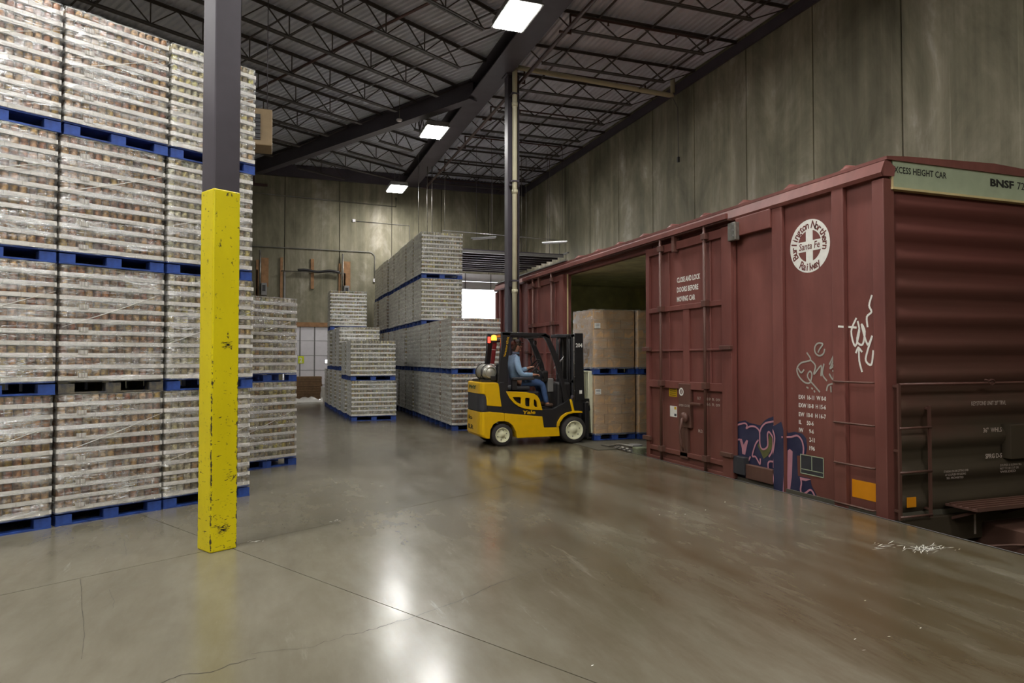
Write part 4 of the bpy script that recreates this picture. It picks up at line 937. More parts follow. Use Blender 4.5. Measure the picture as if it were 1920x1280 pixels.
for c, (u, v, nm) in enumerate([(1.185, 7.99, 'leftmost tall stack, cut by the frame'), (2.245, 8.0, 'tall stack just left of the yellow column'), (3.30, 8.0, 'tall stack behind the yellow column')]):
    for k in range(4):
        kind = ['near_brown', 'near_brown_label', 'near_green'][c]
        if c == 1 and k == 1: kind = 'near_brown_label_old'
        put_load(('can', kind, 1.03, 1.2, 10, 11 + c * 3 + k % 2), B(u + (0, .012, .0, .02)[k], v, k * H10), ROT30, 'can load, %s tier of the %s' % (tier[k], nm), gl)
for k in range(2):
    put_load(('can', 'near_green', 1.03, 1.2, 10, 31 + k), B(5.06, 9.8, k * H10), ROT30, 'wrapped can load, %s of two-high stack right of the tall left stacks' % ('lower' if k == 0 else 'upper'), 'two-high stack right of the tall left stacks')
gm = 'can loads in the long middle row'
ys = [15.62 + 1.175 * i for i in range(12)]
for i, yy in enumerate(ys[:11]):
    if yy > 28: break
    nt_ = 2 if i < 3 else 4
    for k in range(nt_):
        if i < 3: nm = ['nearest, behind the forklift', 'second back', 'third back'][i]; lb = 'can load, %s tier of the %s low stack, middle row' % (['lower', 'upper'][k], nm)
        else: lb = 'can load, %s tier of the %s four-high stack, middle row' % (tier[k], ['nearest', 'second', 'third', 'fourth', 'fifth', 'sixth', 'seventh', 'eighth'][i - 3])
        kind = 'far_brown' if (i < 3 or (i > 6 and k < 3)) else 'far_green'
        put_load(('can', kind, 1.21, 1.15, 10, 41 + (i * 3 + k) % 3), (4.0 + U(-.02, .02) + (.0 if i < 8 else -.03), yy, k * H10), 0, lb, gm, .012)
gs = 'can loads of the short row left of the middle'
for i, (x, yy, nl, nt_) in enumerate([(2.02, 18.9, 8, 2), (1.98, 20.1, 8, 2), (1.93, 21.3, 10, 2), (1.90, 22.5, 10, 2), (1.84, 23.7, 10, 3), (1.84, 24.9, 10, 1)]):
    for k in range(nt_):
        put_load(('can', 'far_green', 1.22, 1.16, nl, 51 + (i + k) % 2), (x, yy, k * (H10 if nl == 10 else H8)), 0, 'wrapped can load, %s tier of the %s stack in the short row left of middle' % (['bottom', 'second', 'third'][k], ['nearest', 'second', 'third', 'fourth', 'fifth', 'sixth'][i]), gs, .015)

def make_carton_load(w, d, nr, seed):
    rnd = random.Random(seed); t = link('carton_load', None)
    pallet(t, w, d, 'blue'); ch = .2
    for k in range(nr):
        nx, ny = (4, 3) if k % 2 else (3, 4)
        for i in range(nx):
            for j in range(ny):
                if 0 < i < nx - 1 and 0 < j < ny - 1: continue
                me = cached(('carton', nx, w, d), lambda: beveled_box('carton', 'carton', w / nx - .006, d / ny - .006, ch - .004, .006))
                link('carton', me, t, ((i + .5) * w / nx + rnd.uniform(-.004, .004), (j + .5) * d / ny + rnd.uniform(-.004, .004), .14 + k * ch))
    h = .14 + nr * ch
    m = film_ring(w, d, .11, h + .01, nr, .010, seed); o = link('stretch_film', m.mesh('stretch_film', 'film_carton'), t)
    cap = MB(); g = 8; vs = [(w * i / g, d * j / g, h + .012 + rnd.uniform(-.006, .006) - .02 * (max(abs(i - 4), abs(j - 4)) / 4) ** 3) for j in range(g + 1) for i in range(g + 1)]
    cap.add(vs, [(j * (g + 1) + i, j * (g + 1) + i + 1, (j + 1) * (g + 1) + i + 1, (j + 1) * (g + 1) + i) for i in range(g) for j in range(g)], True)
    link('film_top', cap.mesh('film_top', 'film_carton'), t)
    lb = link('load_tag', MB().box(0, .13, 0, .004, 0, .11).mesh('load_tag', 'white_paint'), t, (.02 if seed % 2 else w * .3, -.02, .95))
    for k in range(3): link('tag_print', MB().box(.015, .11, -.001, .0, .02 + k * .03, .03 + k * .03).mesh('tag_print', 'black_paint'), lb)
    return t
def beveled_box(name, mat, w, d, h, bv):
    me = MB().box(-w / 2, w / 2, -d / 2, d / 2, 0, h).mesh(name, mat); bm = bmesh.new(); bm.from_mesh(me)
    bmesh.ops.bevel(bm, geom=[e for e in bm.edges if abs(e.verts[0].co.z - e.verts[1].co.z) > h / 2], offset=bv, segments=1, affect='EDGES'); bm.to_mesh(me); bm.free(); return me
for j, (x, yy, nm) in enumerate([(6.27, 12.70, 'left stack in the boxcar doorway'), (7.27, 12.62, 'right stack in the boxcar doorway')]):
    for k in range(2):
        put_load(('carton', .96, 1.02, 6, 71 + j), (x + (.0 if k == 0 else -.015), yy, .012 + k * 1.365), 0, 'wrapped brown carton load, %s of the %s' % (['lower', 'upper'][k], nm), 'carton loads in the boxcar doorway', .004)

# ================================================================ BOXCAR
CAR0 = Vector((6.35, 5.65, -1.09)); OFF = tuple(-CAR0)
car = thing('boxcar', 'rust-red railroad boxcar with open side door, standing beside the dock', 'boxcar', CAR0)
Y0, Y1, X0, X1 = 5.65, 19.4, 6.35, 9.60
def cb_(name, mat, x0, x1, y0, y1, z0, z1, bevel=0, parent=None): return boxm(name, mat, parent or car, x0, x1, y0, y1, z0, z1, bevel, OFF if parent is None else (0, 0, 0))
# shell
for a, b in ((Y0, 6.27), (6.27, 7.3), (7.3, 8.3), (8.3, 10.55), (14.2, 16.6), (16.6, 17.35), (17.35, 18.1), (18.1, 18.95), (18.95, Y1)):
    cb_('side_sheet', 'red', X0, X0 + .05, a + .002, b - .002, -.06, 3.72)
cb_('side_sheet', 'red', X1 - .05, X1, Y0, Y1, -.06, 3.72)
cb_('door_header', 'red', X0 - .02, X0 + .08, 10.5, 14.25, 3.60, 3.72)
cb_('car_floor', 'lining_floor', X0 - .03, X1, Y0, Y1, -.10, .008)
cb_('lining', 'lining', X0 + .05, X0 + .09, Y0 + .1, 10.55, .01, 3.62); cb_('lining', 'lining', X0 + .05, X0 + .09, 14.2, Y1 - .1, .01, 3.62)
cb_('lining', 'lining', X1 - .12, X1 - .06, Y0 + .1, Y1 - .1, .01, 3.62)
for k in range(1, 16): cb_('lining_seam', 'red_dark', X1 - .128, X1 - .119, Y0 + k * .86, Y0 + k * .86 + .03, .01, 3.6)
cb_('lining', 'lining', X0 + .09, X1 - .1, 16.35, 16.42, .01, 3.62)
cb_('lining', 'lining', X0 + .09, X1 - .1, Y0 + .1, Y0 + .16, .01, 3.62)
for k in range(18): cb_('ceiling_board', 'lining', X0 + .06, X1 - .06, 5.8 + k * .75, 6.54 + k * .75, 3.63, 3.66, .004)
# posts
for a, b, p in ((6.186, 6.361, .07), (7.21, 7.401, .06), (16.62, 16.78, .07), (17.25, 17.38, .07), (18.02, 18.15, .07), (18.86, 18.99, .07)):
    cb_('side_post', 'red', X0 - p, X0 + .001, a, b, -.05, 3.71, .012)
cb_('corner_post', 'red', X0 - .06, X0 + .10, Y0 - .02, Y0 + .135, -.06, 3.68, .01); cb_('corner_post', 'red', X0 - .06, X0 + .1, Y1 - .13, Y1 + .02, -.06, 3.68, .01)
cb_('corner_post', 'red_dark', X1 - .1, X1 + .02, Y0 - .02, Y0 + .13, -.06, 3.56, .01)
cb_('door_post', 'red', X0 - .05, X0 + .05, 14.12, 14.22, 0, 3.62, .01)
cb_('door_post_edge', 'cream_edge', X0 - .055, X0 - .03, 14.10, 14.12, 0, 3.62)
cb_('side_sill', 'red_dark', X0 - .02, X0 + .1, Y0 + .05, Y1 - .05, -.22, -.05, .01); cb_('side_sill', 'red_dark', X1 - .1, X1 + .02, Y0 + .05, Y1 - .05, -.30, -.05)
# side top chord and roof
m = MB(); prof = [(X0 - .07, 3.70), (X0 - .09, 3.74), (X0 - .03, 3.88), (X0 - .03, 3.92), (X0 + .06, 3.93), (X0 + .06, 3.70)]
m.add([(x, y, z) for y in (Y0 - .02, Y1 + .02) for x, z in prof], [tuple(range(6)), tuple(range(11, 5, -1))] + [(i, i + 6, (i + 1) % 6 + 6, (i + 1) % 6) for i in range(6)])
m.build('top_chord', 'red', car, OFF)
m = MB(); prof = [(X0 - .035, 3.915), (X0 + .3, 3.94), ((X0 + X1) / 2, 3.99), (X1 - .3, 3.94), (X1 + .03, 3.915), (X1 + .03, 3.88), (X0 - .035, 3.88)]
n = len(prof); m.add([(x, y, z) for y in (Y0 - .05, Y1 + .05) for x, z in prof], [tuple(range(n)), tuple(range(2 * n - 1, n - 1, -1))] + [(i, i + n, (i + 1) % n + n, (i + 1) % n) for i in range(n)])
m.build('roof', 'red', car, OFF)
yb = 6.28
while yb < Y1:
    MB().tube([(X0 + .0, yb, 3.90), (X0 + .10, yb, 3.945), ((X0 + X1) / 2, yb, 4.0), (X1, yb, 3.90)], [.03, .065, .065, .03], 8).build('roof_rib', 'red', car, OFF)
    yb += .94
# door hanging rails
cb_('door_rail', 'red', X0 - .19, X0 - .15, 8.2, 16.7, 3.72, 3.80, .004); cb_('door_rail', 'red_dark', X0 - .16, X0 - .06, 8.2, 16.7, 3.70, 3.72)
cb_('door_rail', 'steel', X0 - .06, X0 + .0, 14.2, Y1, 3.93, 3.96)
cb_('lower_rail', 'red_dark', X0 - .16, X0 - .06, 7.9, 16.7, -.10, -.04)
cb_('door_stop', 'red', X0 - .09, X0 - .02, 7.40, 8.12, 3.45, 3.71, .01)
b_ = cb_('door_latch', 'steel', X0 - .16, X0 - .08, 8.03, 8.20, 3.39, 3.65, .01)
for z in (3.44, 3.52, 3.6): boxm('bolt', 'grey_metal', b_, X0 - .175, X0 - .16, 8.06, 8.085, z, z + .03)
cb_('lower_latch', 'dgrey', X0 - .10, X0 - .0, 7.96, 8.26, .06, .31, .01); cb_('lower_bracket', 'red_dark', X0 - .07, X0, 7.42, 7.96, .02, .22, .01)

def plug_door(y0, y1, first):
    d = link('plug_door', None, car, (0, 0, 0)); d.location = OFF
    D_ = lambda nm, mat, xa, xb, a, b, z0, z1, bv=.006: boxm(nm, mat, d, xa, xb, a, b, z0, z1, bv)
    xf = X0 - .065
    S = lambda f: y0 + (y1 - y0) * f
    D_('door_sheet', 'red', xf, xf + .05, y0, y1, -.02, 3.62)
    for a, b in ((0, .095), (.955, 1)): D_('stile', 'red', xf - .05, xf, S(a), S(b), -.03, 3.63)
    for z0, z1, p in ((3.49, 3.62, .05), (2.49, 2.57, .045), (1.82, 1.85, .03), (1.21, 1.33, .05), (.13, .20, .05), (-.03, .03, .05)): D_('rail', 'red', xf - p, xf, S(.09), S(.96), z0, z1)
    D_('centre_post', 'red', xf - .035, xf, S(.455), S(.525), 1.33, 2.49); D_('stiffener', 'red', xf - .02, xf, S(.22), S(.235), 1.33, 3.49); D_('stiffener', 'red', xf - .02, xf, S(.70), S(.715), 1.33, 3.49)
    for f in (.244, .768):
        MB().tube([(xf - .09, S(f), -.12), (xf - .09, S(f), 3.72)], .024, 10).build('locking_bar', 'red_dark', d)
        for z in (3.52, 2.5, 1.25, .15): D_('bar_bracket', 'red_dark', xf - .125, xf - .04, S(f) - .06, S(f) + .05, z - .01, z + .085)
    D_('hanger', 'red_dark', xf - .10, xf, S(.59), S(.62), 3.45, 3.76)
    for z in (1.83, .28): D_('side_catch', 'red_dark', xf - .09, xf - .04, S(-.01), S(.10), z, z + .06); D_('side_catch', 'red_dark', xf - .09, xf - .04, S(.93), S(1.03), z, z + .07)
    g = D_('gear_plate', 'red_dark', xf - .06, xf, S(.43), S(.57), .60, 1.30, .01)
    MB().lathe([(0, 0), (.085, 0), (.085, .04), (.03, .05), (.03, .07), (0, .07)], (xf - .13, S(.47), .76), 'x', 20).build('gear_wheel', 'red_dark', g)
    MB().tube([(xf - .14, S(.47), .76), (xf - .16, S(.49), .55), (xf - .16, S(.475), .36), (xf - .13, S(.47), .24)], [.02, .018, .022, .012], 8).build('gear_lever', 'red_dark', g)
    D_('crank', 'red_dark', xf - .09, xf - .04, S(.30), S(.42), .98, 1.01); D_('catch_bar', 'red_dark', xf - .05, xf, S(.47), S(.56), .10, .60)
    return d
dr = plug_door(8.19, 10.565, True); dr2 = plug_door(14.22, 16.55, False)
xf = X0 - .065
nX = (0, -1, 0)
for t_, (ya, yb2, z) in zip(('CLOSE AND LOCK', 'DOORS BEFORE', 'MOVING CAR'), ((9.649, 9.005, 2.945), (9.651, 9.056, 2.785), (9.653, 9.143, 2.63))):
    letters('stencil_line', 'white_paint', dr, t_, (xf, ya, z), nX, ya - yb2, .088, .03)
yl = boxm('warning_label', 'label_yellow', dr, xf - .002, xf, 9.67, 9.907, 1.07, 1.225)
for k in range(4): boxm('label_line', 'black_paint', yl, xf - .0028, xf - .002, 9.70, 9.88, 1.09 + k * .033, 1.10 + k * .033)
wl = boxm('placard', 'white_paint', dr, xf - .002, xf, 9.673, 9.878, .735, .914); boxm('placard_mark', 'label_yellow', wl, xf - .003, xf - .002, 9.69, 9.75, .86, .905); boxm('placard_block', 'dgrey', wl, xf - .003, xf - .002, 9.69, 9.75, .75, .79)
def ring_mesh(r0, r1, c, x, n=28): # in the y,z plane
    vs = []; 
    for k in range(n):
        a = 2 * math.pi * k / n
        for r in (r0, r1): vs.append((x, c[0] + r * math.cos(a), c[1] + r * math.sin(a)))
    return MB().add(vs, [(2 * k, 2 * k + 1, (2 * k + 3) % (2 * n), (2 * k + 2) % (2 * n)) for k in range(n)])
gx = xf - .062
e_ = ring_mesh(.04, .065, (9.454, 1.166), gx).build('round_stencil', 'white_paint', dr); letters('stencil_mark', 'white_paint', e_, 'I', (gx, 9.462, 1.14), nX, .016, .05, .05)
letters('faded_stencil', 'stencil_faded', dr, '1 69 R 09', (xf, 8.93, 1.06), nX, .40, .045); letters('faded_stencil', 'stencil_faded', dr, '1 66 R 09', (xf, 8.93, .98), nX, .40, .045)
letters('faded_stencil', 'stencil_faded', dr, 'BLT', (xf, 9.10, 1.06), nX, .09, .045); letters('faded_stencil', 'stencil_faded', dr, 'OPEN  CLOSE', (gx, 9.52, .93), nX, .30, .04); letters('faded_stencil', 'stencil_faded', dr, 'M.D.', (xf, 9.08, .55), nX, .12, .05)
# road emblem
sx = X0 - .0015
zc, yc, rr = 3.114, 6.784, .335
em = ring_mesh(.20, rr, (yc, zc), sx, 48).build('round_emblem', 'white_paint', car, OFF)
m = MB()
sy = sx - .0006
m.add([(sy, yc - .205, zc - .065), (sy, yc + .205, zc - .065), (sy, yc + .205, zc + .065), (sy, yc - .205, zc + .065)], [(0, 1, 2, 3)])
for s in (-1, 1): m.add([(sy, yc - .058, zc + s * .065), (sy, yc + .058, zc + s * .065), (sy, yc + .058, zc + s * .215), (sy, yc - .058, zc + s * .215)], [(0, 1, 2, 3)])
m.build('emblem_cross', 'white_paint', em)
letters('emblem_name', 'red_print', em, 'Santa Fe', (sx - .0016, yc + .175, zc - .042), nX, .35, .09, .012, .15)
def arc_text(txt, rad, a0, a1, size, flip):
    """letters round the ring; angles measured clockwise from the left, seen from the dock"""
    vs_, fs_ = [], []; n = len(txt)
    for i, ch in enumerate(txt):
        if ch == ' ': continue
        me = curve_mesh('c', 'red_print', text=ch, extrude=0, bold=.022, resolution=2, size=1)
        ang = a0 + (a1 - a0) * (i + .5) / n
        xs_ = [v.co.x for v in me.vertices]; cx0 = (min(xs_) + max(xs_)) / 2
        for v in me.vertices:
            lx, ly = (v.co.x - cx0) * size * .95, (v.co.y - .33) * size
            if flip: px_, pz_ = math.sin(ang) * (rad - ly) + math.cos(ang) * -lx * -1 * -1, None
            # right-hand direction u (viewer's right = -y), up = z
            if not flip: cu, su_ = math.sin(ang), math.cos(ang); U_, V_ = cu * (rad + ly) + su_ * lx, su_ * (rad + ly) - cu * lx
            else: cu, su_ = math.sin(ang), math.cos(ang); U_, V_ = cu * (rad - ly) - su_ * lx, su_ * (rad - ly) + cu * lx
            vs_.append((sx - .0016, yc - U_, zc + V_))
        base = len(vs_) - len(me.vertices); fs_ += [tuple(base + k for k in p.vertices) for p in me.polygons]; bpy.data.meshes.remove(me)
    MB().add(vs_, fs_).build('emblem_lettering', 'red_print', em)
D2 = math.radians
arc_text('Burlington Northern', .265, D2(-122), D2(108), .135, False); arc_text('Railway', .265, D2(213), D2(143), .135, True)
# dimension table
for t_, z, w_ in (('EXH  16-11  W 0-0', 1.185, .455), ('EXW 10-8  H 15-6', 1.08, .45), ('EW  10-0  H 16-7', .965, .45), ('IL     50-6', .865, .25), ('IW      9-6', .765, .25), ('2-11', .66, .09), ('196', .555, .09)):
    letters('stencil_line', 'white_paint', car, t_, (X0, 6.995 if w_ > .1 else 6.82, z), nX, w_, .055, .02).location = OFF
pl = cb_('routing_panel', 'dgrey', X0 - .004, X0 - .001, 6.585, 6.975, .245, .49)
for a in ((6.585, 6.975, .245, .255), (6.585, 6.975, .48, .49), (6.585, 6.595, .245, .49), (6.965, 6.975, .245, .49), (6.775, 6.785, .30, .49), (6.585, 6.975, .30, .308)): boxm('panel_border', 'green_band', pl, X0 - .006, X0 - .004, *a)
def sq(name, mat, y0, y1, z0, z1): return cb_(name, mat, X0 - .003, X0 - .0005, y0, y1, z0, z1)
sq('reflector', 'amber', 5.80, 6.16, .105, .307)
for i, z in enumerate((1.43, .955, .485, .02)):
    MB().tube([(X0 - .01, 6.33, z), (X0 - .10, 6.32, z), (X0 - .10, 5.79, z), (X0 - .01, 5.78, z)], .012, 8).build('ladder_rung', 'red_dark', car, OFF)
# graffiti, laid on the sheets and posts it covers
ZONES = [(-9, 6.186, X0), (6.186, 6.361, X0 - .07), (6.361, 7.21, X0), (7.21, 7.401, X0 - .06), (7.401, 99, X0)]
STEP = 2.5e-5
def decal(name, mat, polys, lift, parent=None):
    m = MB()
    for i_, p in enumerate(polys):
        for a, b, x in ZONES:
            q = clip(clip(p, 1, 0, b), -1, 0, -a)
            if len(q) > 2: m.add([(x - lift - i_ * STEP, y, z) for y, z in q], [tuple(range(len(q)))])
    me = m.mesh(name, mat)
    return link(name, me, parent or car, (0, 0, 0) if parent else OFF)
def strokes(ls, w):
    out = []
    for l in ls:
        for (a, b), (c, d_) in zip(l, l[1:]):
            dx, dz = c - a, d_ - b; q = math.hypot(dx, dz) or 1; nx_, nz_ = -dz / q * w / 2, dx / q * w / 2; ex, ez = dx / q * w * .3, dz / q * w * .3
            out.append([(a + nx_ - ex, b + nz_ - ez), (c + nx_ + ex, d_ + nz_ + ez), (c - nx_ + ex, d_ - nz_ + ez), (a - nx_ - ex, b - nz_ - ez)])
    return out
def curl(p, n=4):
    """a smooth curve through the points"""
    if len(p) < 3: return p
    q = [p[0]] + list(p) + [p[-1]]; out = []
    for i in range(1, len(q) - 2):
        for k in range(n):
            t = k / n; out.append(tuple(.5 * (2 * b + (c - a) * t + (2 * a - 5 * b + 4 * c - d) * t * t + (3 * b - a - 3 * c + d) * t ** 3) for a, b, c, d in zip(q[i - 1], q[i], q[i + 1], q[i + 2])))
    return out + [p[-1]]
def tri(poly):
    from mathutils.geometry import tessellate_polygon
    return [[poly[i] for i in f] for f in tessellate_polygon([[Vector((a, b, 0)) for a, b in poly]])]
gf = decal('spray_graffiti', 'navy', tri(D['g_navy']), .002)
decal('graffiti_fill', 'olive', tri(D['g_olive']), .004, gf)
decal('graffiti_pink', 'pink', sum([tri(D['g_pink%d' % i]) for i in range(5)], []), .0055, gf)
decal('graffiti_outline', 'pink', strokes([curl(D['g_line%d' % i]) for i in range(10)], .024), .008, gf)
decal('silver_tag', 'silver', strokes([curl(D['t_line%d' % i]) for i in range(12)], .020), .003)
decal('white_tag', 'white_paint', strokes([curl(D['w_line%d' % i]) for i in range(6)], .024), .003)
# ---- the end of the car
m = MB(); prof = []
zs = [3.42, 3.12, 2.82, 2.50, 2.17, 1.86, 1.52, 1.16, .80, .44, .12]
z = -.05
while z < 3.56:
    d_ = min(abs(z - c) for c in zs); prof.append((z, -.075 * max(0, math.cos(min(1, d_ / .13) * math.pi / 2)) ** 1.1)); z += .02
prof.append((3.57, 0))
xs_ = [X0 + .10, X0 + .16, X1 - .16, X1 - .10]
m.add([(x, Y0 + .03 + (yy if 0 < i < 3 else 0), z) for z, yy in prof for i, x in enumerate(xs_)], [(k * 4 + i, k * 4 + i + 1, k * 4 + 5 + i, k * 4 + 4 + i) for k in range(len(prof) - 1) for i in range(3)], True)
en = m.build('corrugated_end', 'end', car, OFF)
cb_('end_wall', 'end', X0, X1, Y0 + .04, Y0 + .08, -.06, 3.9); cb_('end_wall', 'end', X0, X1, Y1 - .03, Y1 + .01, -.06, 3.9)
bd = cb_('end_band', 'green_band', X0 + .07, X1 - .07, Y0 - .03, Y0 + .04, 3.585, 3.905)
boxm('band_lip', 'cream_edge', bd, X0 + .05, X1 - .05, Y0 - .05, Y0 + .04, 3.56, 3.585); boxm('band_side', 'cream_edge', bd, X0 + .055, X0 + .07, Y0 - .04, Y0 + .03, 3.56, 3.75)
ny = (1, 0, 0)
letters('stencil_line', 'black_paint', bd, 'EXCESS HEIGHT CAR', (6.40, Y0 - .03, 3.745), ny, .83, .075, .02); letters('car_initials', 'black_paint', bd, 'BNSF', (7.93, Y0 - .03, 3.72), ny, .40, .095, .045); letters('car_number', 'black_paint', bd, '72', (8.385, Y0 - .03, 3.72), ny, .13, .09, .005)
me = MB().add([(X0 - .09, Y0 - .03, 3.74), (X0 - .03, Y0 - .03, 3.90), (X0 + .09, Y0 - .05, 3.80), (X0 + .07, Y0 - .05, 3.70), (X0 - .06, Y0 - .03, 3.70)], [(0, 1, 2, 3, 4)]).build('corner_gusset', 'red', car, OFF)
for x in (6.395, 6.835): MB().bar((x, Y0 - .09, -.04), (x, Y0 - .09, 1.43 if x < 6.6 else 1.18), .035, .02).build('end_ladder_stile', 'red_dark', car, OFF)
for z in (1.18, .946, .468, -.01):
    if z != 1.18: MB().tube([(6.38, Y0 - .10, z), (6.85, Y0 - .10, z)], .013, 8).build('ladder_rung', 'red_dark', car, OFF)
for x, z in ((6.395, 1.40), (6.395, .7), (6.395, .05), (6.835, 1.15), (6.835, .05)): MB().bar((x, Y0 - .09, z), (x, Y0 + .04, z), .025).build('ladder_bracket', 'red_dark', car, OFF)
MB().tube([(6.40, Y0 - .09, 1.42), (9.4, Y0 - .09, 1.42), (9.4, Y0, 1.42)], .014, 8).build('grab_rail', 'red_dark', car, OFF)
MB().tube([(7.80 + .05 * math.cos(a * .7), Y0 - .10, 1.43 + .03 * math.sin(a * .7)) for a in range(10)] + [(7.69, Y0 - .10, 1.46)], .008, 6).build('chain_eye', 'red_dark', car, OFF)
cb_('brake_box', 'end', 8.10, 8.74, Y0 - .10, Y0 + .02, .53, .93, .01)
letters('stencil_line', 'stencil_faded', car, 'KEYSTONE UNIT 20" TRVL', (7.53, Y0 - .055, 1.163), ny, .56, .05, .01).location = OFF
letters('stencil_line', 'stencil_faded', car, '36"  WHLS', (7.712, Y0 - .055, .85), ny, .30, .055, .01).location = OFF
letters('stencil_line', 'stencil_faded', car, 'SPRG D-5', (7.739, Y0 - .055, .55), ny, .27, .055, .02).location = OFF
for k, t_ in enumerate(('STANDING ON OR CUTTING LEVER', 'AT COUPLER OR SLIDING', 'SILL PROHIBITED')):
    letters('stencil_line', 'stencil_faded', car, t_, (7.08 + .02 * k, Y0 - .058, .425 - k * .037), ny, .38 - .06 * k, .024, .0).location = OFF
    letters('stencil_line', 'stencil_faded', car, ('COUPLER & SLIDING SILL', 'NOT TO BE CUT OR', 'WELDED')[k], (7.97, Y0 - .058, .45 - k * .037), ny, .36 - .05 * k, .024, .0).location = OFF
cb_('reflector', 'amber', 6.53, 6.66, Y0 - .060, Y0 - .052, .078, .187)
st = cb_('crossover_step', 'red_dark', 7.10, 9.1, Y0 - .42, Y0 - .05, .06, .085, .004)
for k in range(5): boxm('step_bar', 'red_dark', st, 7.10, 9.1, Y0 - .42 + k * .075, Y0 - .40 + k * .075, .085, .105)
for x in (7.2, 8.0, 8.9): MB().bar((x, Y0 - .38, .06), (x, Y0 - .02, -.10), .03).build('step_bracket', 'red_dark', car, OFF)
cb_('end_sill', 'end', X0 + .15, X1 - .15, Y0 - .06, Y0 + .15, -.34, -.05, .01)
cb_('sill_mark', 'stencil_faded', 7.53, 7.56, Y0 - .064, Y0 - .060, -.29, -.06)
cb_('draft_gear_housing', 'red_dark', 7.66, 8.30, Y0 - .72, Y0 + .5, -.62, -.16, .02)
cb_('coupler', 'steel_dark', 7.82, 8.14, Y0 - 1.15, Y0 - .70, -.52, -.22, .04)
MB().tube([(7.70 + .18 * (1 - math.cos(a)) , Y0 - .76, -.30 - .06 * math.sin(a)) for a in [k * math.pi / 5 for k in range(11)]], .016, 6).build('coupler_link', 'steel', car, OFF)
MB().tube([(6.45, Y0 - .1, -.2), (6.45, Y0 - .28, -.3), (7.6, Y0 - .45, -.32), (7.9, Y0 - .9, -.25)], .014, 6).build('uncoupling_lever', 'red_dark', car, OFF)
cb_('centre_sill', 'red_dark', 7.7, 8.2, Y0 + .1, Y1 - .1, -.62, -.12)
for yb in (7.6, 17.4):
    tk = link('wheel_truck', MB().box(7.0, 7.12, yb - 1.3, yb + 1.3, -.78, -.5).box(8.72, 8.84, yb - 1.3, yb + 1.3, -.78, -.5).box(7.1, 8.74, yb - .2, yb + .2, -.72, -.5).mesh('wheel_truck', 'steel_dark'), car, OFF)
    for dy in (-.89, .89):
        MB().tube([(7.05, yb + dy, -.66), (8.79, yb + dy, -.66)], .07, 10).build('axle', 'steel_dark', tk)
        for x, s in ((7.18, -1), (8.66, 1)): MB().lathe([(0, -.06), (.42, -.06), (.43, .0), (.46, .04), (.46, .06), (0, .06)], (x, yb + dy, -.66), 'x', 28).build('wheel', 'steel', tk)
# dock plate between dock and car, with its hinge gear
t = thing('dock_plate', 'steel dock plate bridging the gap into the boxcar doorway', 'dock plate', (DOCK_X, 12.0, 0))
boxm('plate', 'lining_floor', t, -.45, .35, -.6, 1.55, .003, .010, .001)
t = thing('plate_hinge', 'greenish-grey cast hinge and chain at the near end of the dock plate', 'hinge', (6.12, 10.9, 0))
boxm('hinge_block', 'hinge', t, .05, .30, -.10, .06, -.20, .10, .02); boxm('hinge_block', 'grey_metal', t, .1, .3, .10, .3, -.12, .13, .02)
MB().tube([(-.06, 1.05, .012), (-.02, .8, .03), (.05, .55, .09), (.1, .1, .1)], .022, 8).build('lift_bar', 'steel', t)
for k in range(7): MB().tube([(.02 + .06 * math.cos(a) * .5, .62 - k * .085 + .05 * math.sin(a), .03 + (.02 if k % 2 else -.01)) for a in [q * math.pi / 4 for q in range(9)]], .012, 6).build('chain_link', 'steel', t)

# ================================================================ FORKLIFT (local x forward, y away from the camera, z up)
FW = 1.06
fk = thing('forklift', 'yellow and black forklift truck facing the boxcar doorway, driver aboard', 'forklift', (4.28, 12.5, 0))
for k_ in ('cw_up', 'cw_rec', 'cw_band', 'cw_low'):   # the tail is short: what shows left of here is its rounded rear face
    D[k_] = [(x if x > -.33 else -.33 + (x + .33) * .40, z) for x, z in D[k_]]
def slabbed(name, mat, poly, y0, y1, round_=0, bevel=.02):
    """thick outline whose rear edge is rounded in plan"""
    ys = [(y0, 0), (y0 + .03, .5), (y0 + .09, .85), (y0 + .2, 1), (y1 - .2, 1), (y1 - .09, .85), (y1 - .03, .5), (y1, 0)] if round_ else [(y0, 0), (y1, 0)]
    n = len(poly); m = MB(); vs = []
    for y, s in ys:
        ins = 1 - (.012 if s == 0 and round_ else 0)
        for x, z in poly: vs.append((x + ((.055 * (1 - s) - .02 * s) * max(0, min(1, (-.36 - x) / .12)) if round_ else 0), y, z))
    fs = [tuple(range(n)), tuple(range(len(ys) * n - 1, (len(ys) - 1) * n - 1, -1))]
    fs += [(k * n + i, (k + 1) * n + i, (k + 1) * n + (i + 1) % n, k * n + (i + 1) % n) for k in range(len(ys) - 1) for i in range(n)]
    m.add(vs, fs); me = m.mesh(name, mat)
    if bevel:
        bm = bmesh.new(); bm.from_mesh(me)
        ed = [e for e in bm.edges if len(e.link_faces) == 2 and e.calc_face_angle(0) > .6]
        bmesh.ops.bevel(bm, geom=ed, offset=bevel, segments=2, affect='EDGES', profile=.6, clamp_overlap=True); bm.to_mesh(me); bm.free()
    return link(name, me, fk)
cwu = slabbed('counterweight', 'truck_yellow', D['cw_up'], 0.01, FW - .01, .09)
slabbed('tail_recess', 'dgrey', D['cw_rec'], .035, FW - .035, .06, .01)
slabbed('rear_band', 'black', D['cw_band'], .018, FW - .018, .08, 0)
cwl = slabbed('lower_counterweight', 'truck_yellow', D['cw_low'], .0, FW, .09, .015)
slabbed('frame_side', 'truck_yellow', D['frame_low'], .0, FW, 0, .012)
plate('side_cowl', 'black', fk, [D['cowl']], .012, .10, .006); plate('side_cowl', 'black', fk, [D['cowl']], FW - .1, FW - .012, .006)
